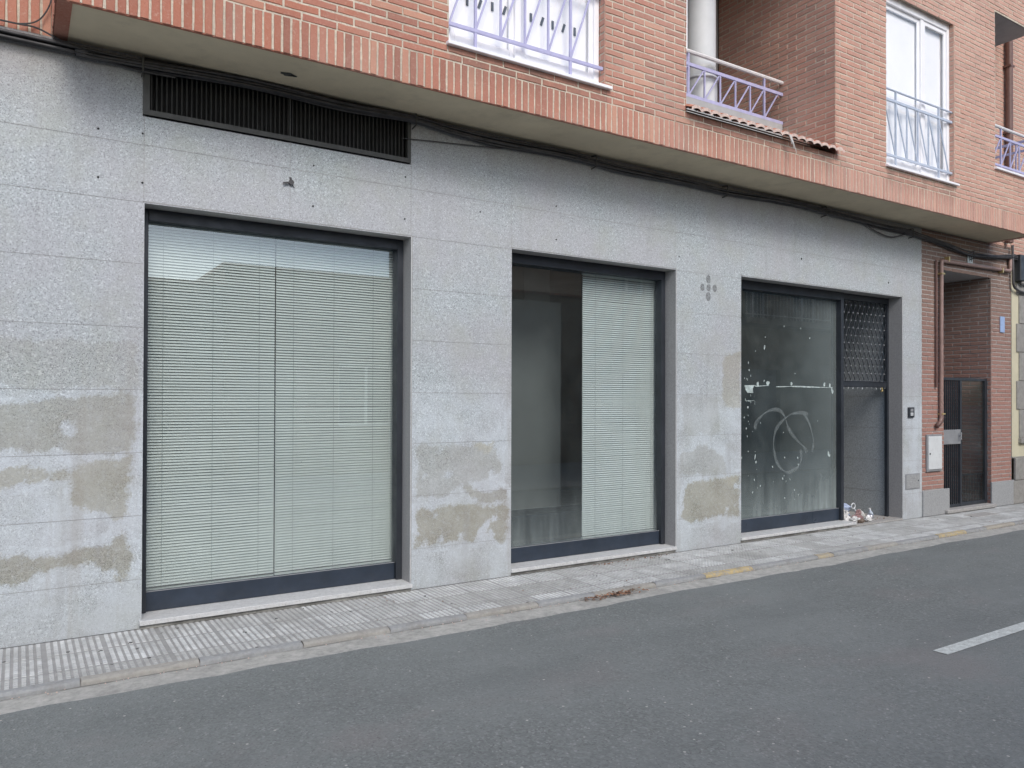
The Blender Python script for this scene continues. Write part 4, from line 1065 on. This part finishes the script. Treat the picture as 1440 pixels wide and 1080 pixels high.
# kerb stones
mb = MB()
kxs = [.3,.924,1.551,2.153,2.756,3.384,3.944,4.604,5.207,5.832,6.811,7.067,7.657,8.214,9.052,9.667,10.138,10.856]
tt =  [.32,.05,.3,.05,.32,.05,.34,.05,.9,.05,.72,.0,.32,.05,.88,.05,.55,.0]
kl = [.3-.62*k for k in range(1, 40)][::-1]; kr = [10.856+.62*k for k in range(1, 60)]
allk = kl+kxs+kr; ts = [(.42 if k % 2 else .05) for k in range(len(kl))]+tt+[(.05 if k % 2 else .5) for k in range(len(kr))]
for a, b, tv in zip(allk, allk[1:], ts):
    dz = U(-.003,.003); g = .003
    ysl = [(YK0-.002, .0), (YK1+.018, -.002), (YK1+.006, -.007), (YK1, -.016), (YK1-.004, ZR-.02)]
    seg = max(1, int((b-a)/.08)); pr = []
    for s_ in range(seg+1):
        x = a+g+(b-a-2*g)*s_/seg
        pr.append([(x, y+U(-.0022,.0022)*(k_ > 0), z+dz*.6+U(-.0018,.0018)) for k_, (y, z) in enumerate(ysl)])
    for s_ in range(seg):
        for k_ in range(4):
            mb.poly([pr[s_][k_+1], pr[s_+1][k_+1], pr[s_+1][k_], pr[s_][k_]], 0, tv)
    mb.poly([(a-g,YK0,-.004),(a+g,YK0,-.004),(a+g,YK1,-.02),(a-g,YK1,-.02)][::-1], 1, .1)
mb.poly([(X0r,YK1+.003,-.08),(X1r,YK1+.003,-.08),(X1r,YK1+.003,-.02),(X0r,YK1+.003,-.02)], 1, .1)
struct(mb.build('kerb', [M['kerb'], M['joint']]), 'low kerb of grey and faded yellow stones', 'kerb')
# pavement: base sheet and raised pads
mb = MB()
mb.poly([(X0r,YK0,-.0045),(X1r,YK0,-.0045),(X1r,.02,-.0045),(X0r,.02,-.0045)], 1)
random.seed(11)
T = .33; jx = .145
ix0 = int((-3.2-jx)/T)-1; ix1 = int((20-jx)/T)
for ix in range(ix0, ix1+1):
    for iy in range(3):
        tx = jx+ix*T; ty = -.003-(iy+1)*T
        tv = R()**2*.9; dz = U(-.0012,.0012); tl = U(-.0015,.0015)
        for k in range(8):
            x0 = tx+.010+k*.0396; x1 = x0+.0245
            for j in range(8):
                y1 = ty+T-.012-j*.0385; y0 = y1-.0325
                if y0 < YK0+.004: continue
                z = dz+tl*(k/8-.5); c = .0022
                mb.mesh([(x0,y0,-.0045),(x1,y0,-.0045),(x1,y1,-.0045),(x0,y1,-.0045),(x0+c,y0+c,z),(x1-c,y0+c,z),(x1-c,y1-c,z),(x0+c,y1-c,z)],
                        [(4,5,6,7),(0,1,5,4),(1,2,6,5),(2,3,7,6),(3,0,4,7)], 0, min(1, max(0, tv+U(-.12,.12))))
                
struct(mb.build('pavement', [M['pave_top'], M['pave_low']]), 'narrow pavement of ribbed concrete tiles', 'pavement')
mb = MB(); mb.cbox(10.95, 11.50, -.40, -.20, -.004, .0035, .002); o = mb.build('utility_cover', M['stepstone']); tag(o, 'pale rectangular utility cover set in the ribbed pavement before the street door', 'cover')
# road marking dashes
DY0, DY1 = -3.085, -3.180
for k, x in enumerate((4.93, 13.0, -3.3, 21.0)):
    mb = MB(); n = 30; L_ = 3.2
    for i in range(n):
        a = x+L_*i/n; b = x+L_*(i+1)/n; e0, e1 = U(-.004,.004), U(-.004,.004)
        if i == 0: q0 = 0
        ya_, yb_ = DY0, DY1
        mb.poly([(a+(.0 if i else 0), yb_, ZR+.004), (b, yb_, ZR+.004), (b, ya_, ZR+.004), (a, ya_, ZR+.004)])
    o = mb.build('lane_marking', M['linepaint']); struct(o, 'worn white centre line dash on the asphalt', 'road marking')
# opposite pavement
mb = MB(); mb.box(X0r, X1r, -9.2, YO, -.2, .0); struct(mb.build('opposite_pavement', M['gutter']), 'pavement on the far side of the street', 'pavement')

# ------------------------------------------------------------------ leaves and litter
random.seed(21)
def leaf(mb, c, s, lift=.01):
    a = U(0, 2*PI); d = Vector((math.cos(a), math.sin(a), U(-.2,.35)))*s; w = Vector((-math.sin(a), math.cos(a), U(-.3,.3)))*s*U(.35,.6); c = Vector(c)
    up = Vector((0,0,U(.0,lift)))
    mb.mesh([c-d, c-d*.3+w+up, c+d*.4+w*.8+up, c+d, c+d*.4-w*.8, c-d*.3-w+up*.4, c+up*.2], [(0,1,6),(1,2,6),(2,3,6),(3,4,6),(4,5,6),(5,0,6)], 0, R())
mb = MB()
for k in range(170):
    x = random.gauss(4.07, .15); x = min(max(x, 3.80), 4.42); leaf(mb, (x, -.945+random.gauss(0,.028), ZR+.006+R()*.018), U(.008,.02))
o = mb.build('fallen_leaves', M['leaf']); tag(o, 'drift of dry brown leaves lying in the gutter against the kerb', 'leaves', kind='stuff')
mb = MB()
for k in range(70):
    leaf(mb, (U(4.55,5.55), -.06-abs(random.gauss(0,.03)), .004+R()*.006), U(.006,.014))
for k in range(40): leaf(mb, (U(-1,12), U(-.8,-.03), .004), U(.004,.010))
for k in range(10): leaf(mb, (U(2.2,2.5), U(-.3,-.1), .004), U(.006,.012))
o = mb.build('scattered_leaves', M['leaf']); tag(o, 'scattered leaf scraps along the pavement below the middle window', 'leaves', kind='stuff')
mb = MB()
for k in range(260):
    x = U(-1, 13); y = YK1-.012-abs(random.gauss(0, .03)); q = U(.002, .006)
    mb.cbox(x, x+q*1.4, y, y+q, ZR-.001, ZR+q*.7, q*.2, 0, R())
o = mb.build('gutter_grit', M['pinkmortar']); tag(o, 'small stones and grit gathered in the gutter along the kerb', 'grit', kind='stuff')
def blob(name, c, r, mat, label, cat, squash=(1,1,1), rough=.35, seg=9):
    mb = MB(); vs = []; fs = []
    for i in range(seg+1):
        th = PI*i/seg
        for j in range(seg*2):
            ph = PI*j/seg; q = 1+U(-rough, rough)
            vs.append((c[0]+r*squash[0]*q*math.sin(th)*math.cos(ph), c[1]+r*squash[1]*q*math.sin(th)*math.sin(ph), c[2]+r*squash[2]*q*math.cos(th)))
    for i in range(seg):
        for j in range(seg*2):
            a = i*seg*2+j; b = i*seg*2+(j+1) % (seg*2); fs.append((a, b, b+seg*2, a+seg*2))
    mb.mesh(vs, fs); o = mb.build(name, mat); tag(o, label, cat, 'rubbish dropped in the entrance recess'); return o
blob('plastic_bag', (9.02,.36,.13), .115, M['bluewrap'], 'crumpled pale blue plastic bag on top of the litter heap', 'bag', (1.2,.8,.8))
blob('crumpled_paper', (8.87,.24,.09), .085, M['paper'], 'crumpled white paper at the left of the litter heap by the window post', 'paper')
blob('crumpled_paper', (8.93,.10,.06), .055, M['paper'], 'small white paper ball nearest the marble sill in the litter heap', 'paper', (1.2,.8,.7))
blob('paper_cup', (9.24,.25,.085), .058, M['paper'], 'squashed white cup in the middle of the litter heap', 'cup', (1,.8,1.1), .15)
blob('food_wrapper', (9.06,.15,.07), .065, M['redwrap'], 'crumpled red food wrapper in front of the blue plastic bag', 'wrapper', (1.5,.7,.55))
blob('food_wrapper', (9.14,.19,.12), .04, M['redwrap'], 'small red wrapper scrap leaning on the squashed white cup', 'wrapper', (1.4,.5,.9))
blob('crushed_can', (9.34,.16,.06), .042, M['can'], 'crushed silver can at the right side of the litter heap', 'can', (1.5,.9,.9), .12)
blob('cardboard_scrap', (9.12,.12,.04), .05, M['cardboard'], 'torn brown cardboard scrap under the litter heap', 'cardboard', (2.0,1.0,.35), .3)
blob('crumpled_paper', (9.17,.08,.055), .05, M['paper'], 'flattened white paper lying in front of the red wrapper', 'paper', (1.5,.8,.5))
blob('plastic_bag', (8.90,.34,.16), .075, M['plastic'], 'crumpled clear plastic bag propped behind the window post', 'bag', (.8,.6,1.2))
blob('crumpled_paper', (9.36,.30,.06), .05, M['paper'], 'crumpled white tissue behind the crushed silver can', 'tissue', (1.2,.8,.8))
blob('food_wrapper', (8.98,.05,.045), .035, M['cardboard'], 'small brown wrapper at the front left of the litter heap', 'wrapper', (1.6,.8,.6))
mb = MB(); P_ = []
mb.tube([(9.20+.04*math.cos(a), .30+.005, .19+.035*math.sin(a)) for a in [2*PI*k/16 for k in range(17)]], .008, 6, cap=False)
mb.tube([(9.22,.30,.155),(9.24,.27,.06)], .008, 6)
o = mb.build('can_ring', M['meter']); tag(o, 'white plastic ring standing up at the back of the litter heap', 'ring', 'rubbish dropped in the entrance recess')
t = thing('plastic_bottle', 'small clear plastic bottle leaning at the right end of the litter heap', 'bottle', (9.43,.2,.03), 'rubbish dropped in the entrance recess')
mb = MB(); mb.tube([(9.44,.20,.03),(9.415,.20,.10),(9.408,.20,.125),(9.40,.20,.145)], [.03,.03,.014,.012], 10); mb.build('body', M['plastic'], t, smooth=True)
mb = MB(); mb.tube([(9.40,.20,.145),(9.396,.20,.160)], .014, 10); mb.build('cap', M['paper'], t)
mb = MB()
for k in range(60): leaf(mb, (U(8.85,9.6), U(.06,.5), .026+R()*.012), U(.006,.018))
o = mb.build('litter_scraps', M['leaf']); tag(o, 'brown scraps and dead leaves spread under the rubbish in the recess', 'debris', kind='stuff')

# ------------------------------------------------------------------ camera
f_, D_, H_ = 1085., 5.8, 1.567
p_ = math.radians(.51); yaw = math.atan(f_/1698.); ro = .0031
fw = Vector((math.sin(yaw)*math.cos(p_), math.cos(yaw)*math.cos(p_), math.sin(p_)))
rt = Vector((math.cos(yaw), -math.sin(yaw), 0)); up = rt.cross(fw)
rt2 = rt*math.cos(ro)+up*math.sin(ro); up2 = up*math.cos(ro)-rt*math.sin(ro)
cam = bpy.data.cameras.new('camera'); co = bpy.data.objects.new('camera', cam); COL.objects.link(co)
mw = Matrix((( rt2.x, up2.x, -fw.x, 0), (rt2.y, up2.y, -fw.y, -D_), (rt2.z, up2.z, -fw.z, H_), (0,0,0,1)))
co.matrix_world = mw
cam.lens = f_/1440*36; cam.sensor_width = 36; cam.shift_y = (552.34-540)/1440; cam.clip_end = 2000; cam.clip_start = .05
SC.camera = co

# ------------------------------------------------------------------ light
w = bpy.data.worlds.new('World'); SC.world = w; w.use_nodes = True
nt = w.node_tree; nt.nodes.clear()
sk = nt.nodes.new('ShaderNodeTexSky'); sk.sky_type = 'NISHITA'; sk.sun_disc = False
SUN = Vector((-.22, -1.0, .90)).normalized()
sk.sun_elevation = math.asin(SUN.z); sk.sun_rotation = math.atan2(SUN.x, SUN.y)
sk.air_density = 1.0; sk.dust_density = 3.5; sk.ozone_density = 1.0; sk.altitude = 800
bg = nt.nodes.new('ShaderNodeBackground'); bg.inputs['Strength'].default_value = .20
ou = nt.nodes.new('ShaderNodeOutputWorld')
nt.links.new(sk.outputs[0], bg.inputs[0]); nt.links.new(bg.outputs[0], ou.inputs[0])
sl = bpy.data.lights.new('sun', 'SUN'); sl.energy = 1.6; sl.angle = math.radians(24); sl.color = (1, .965, .92)
so_ = bpy.data.objects.new('sun', sl); COL.objects.link(so_); so_.rotation_euler = SUN.to_track_quat('Z', 'Y').to_euler(); so_.location = (3, -20, 20)
SC.view_settings.view_transform = 'Standard'; SC.view_settings.look = 'None'; SC.view_settings.exposure = 0; SC.view_settings.gamma = 1
SC.render.engine = 'CYCLES'
SC.cycles.max_bounces = 8; SC.cycles.transparent_max_bounces = 12
for o in list(SC.objects):
    if '_w' in o.keys(): del o['_w']
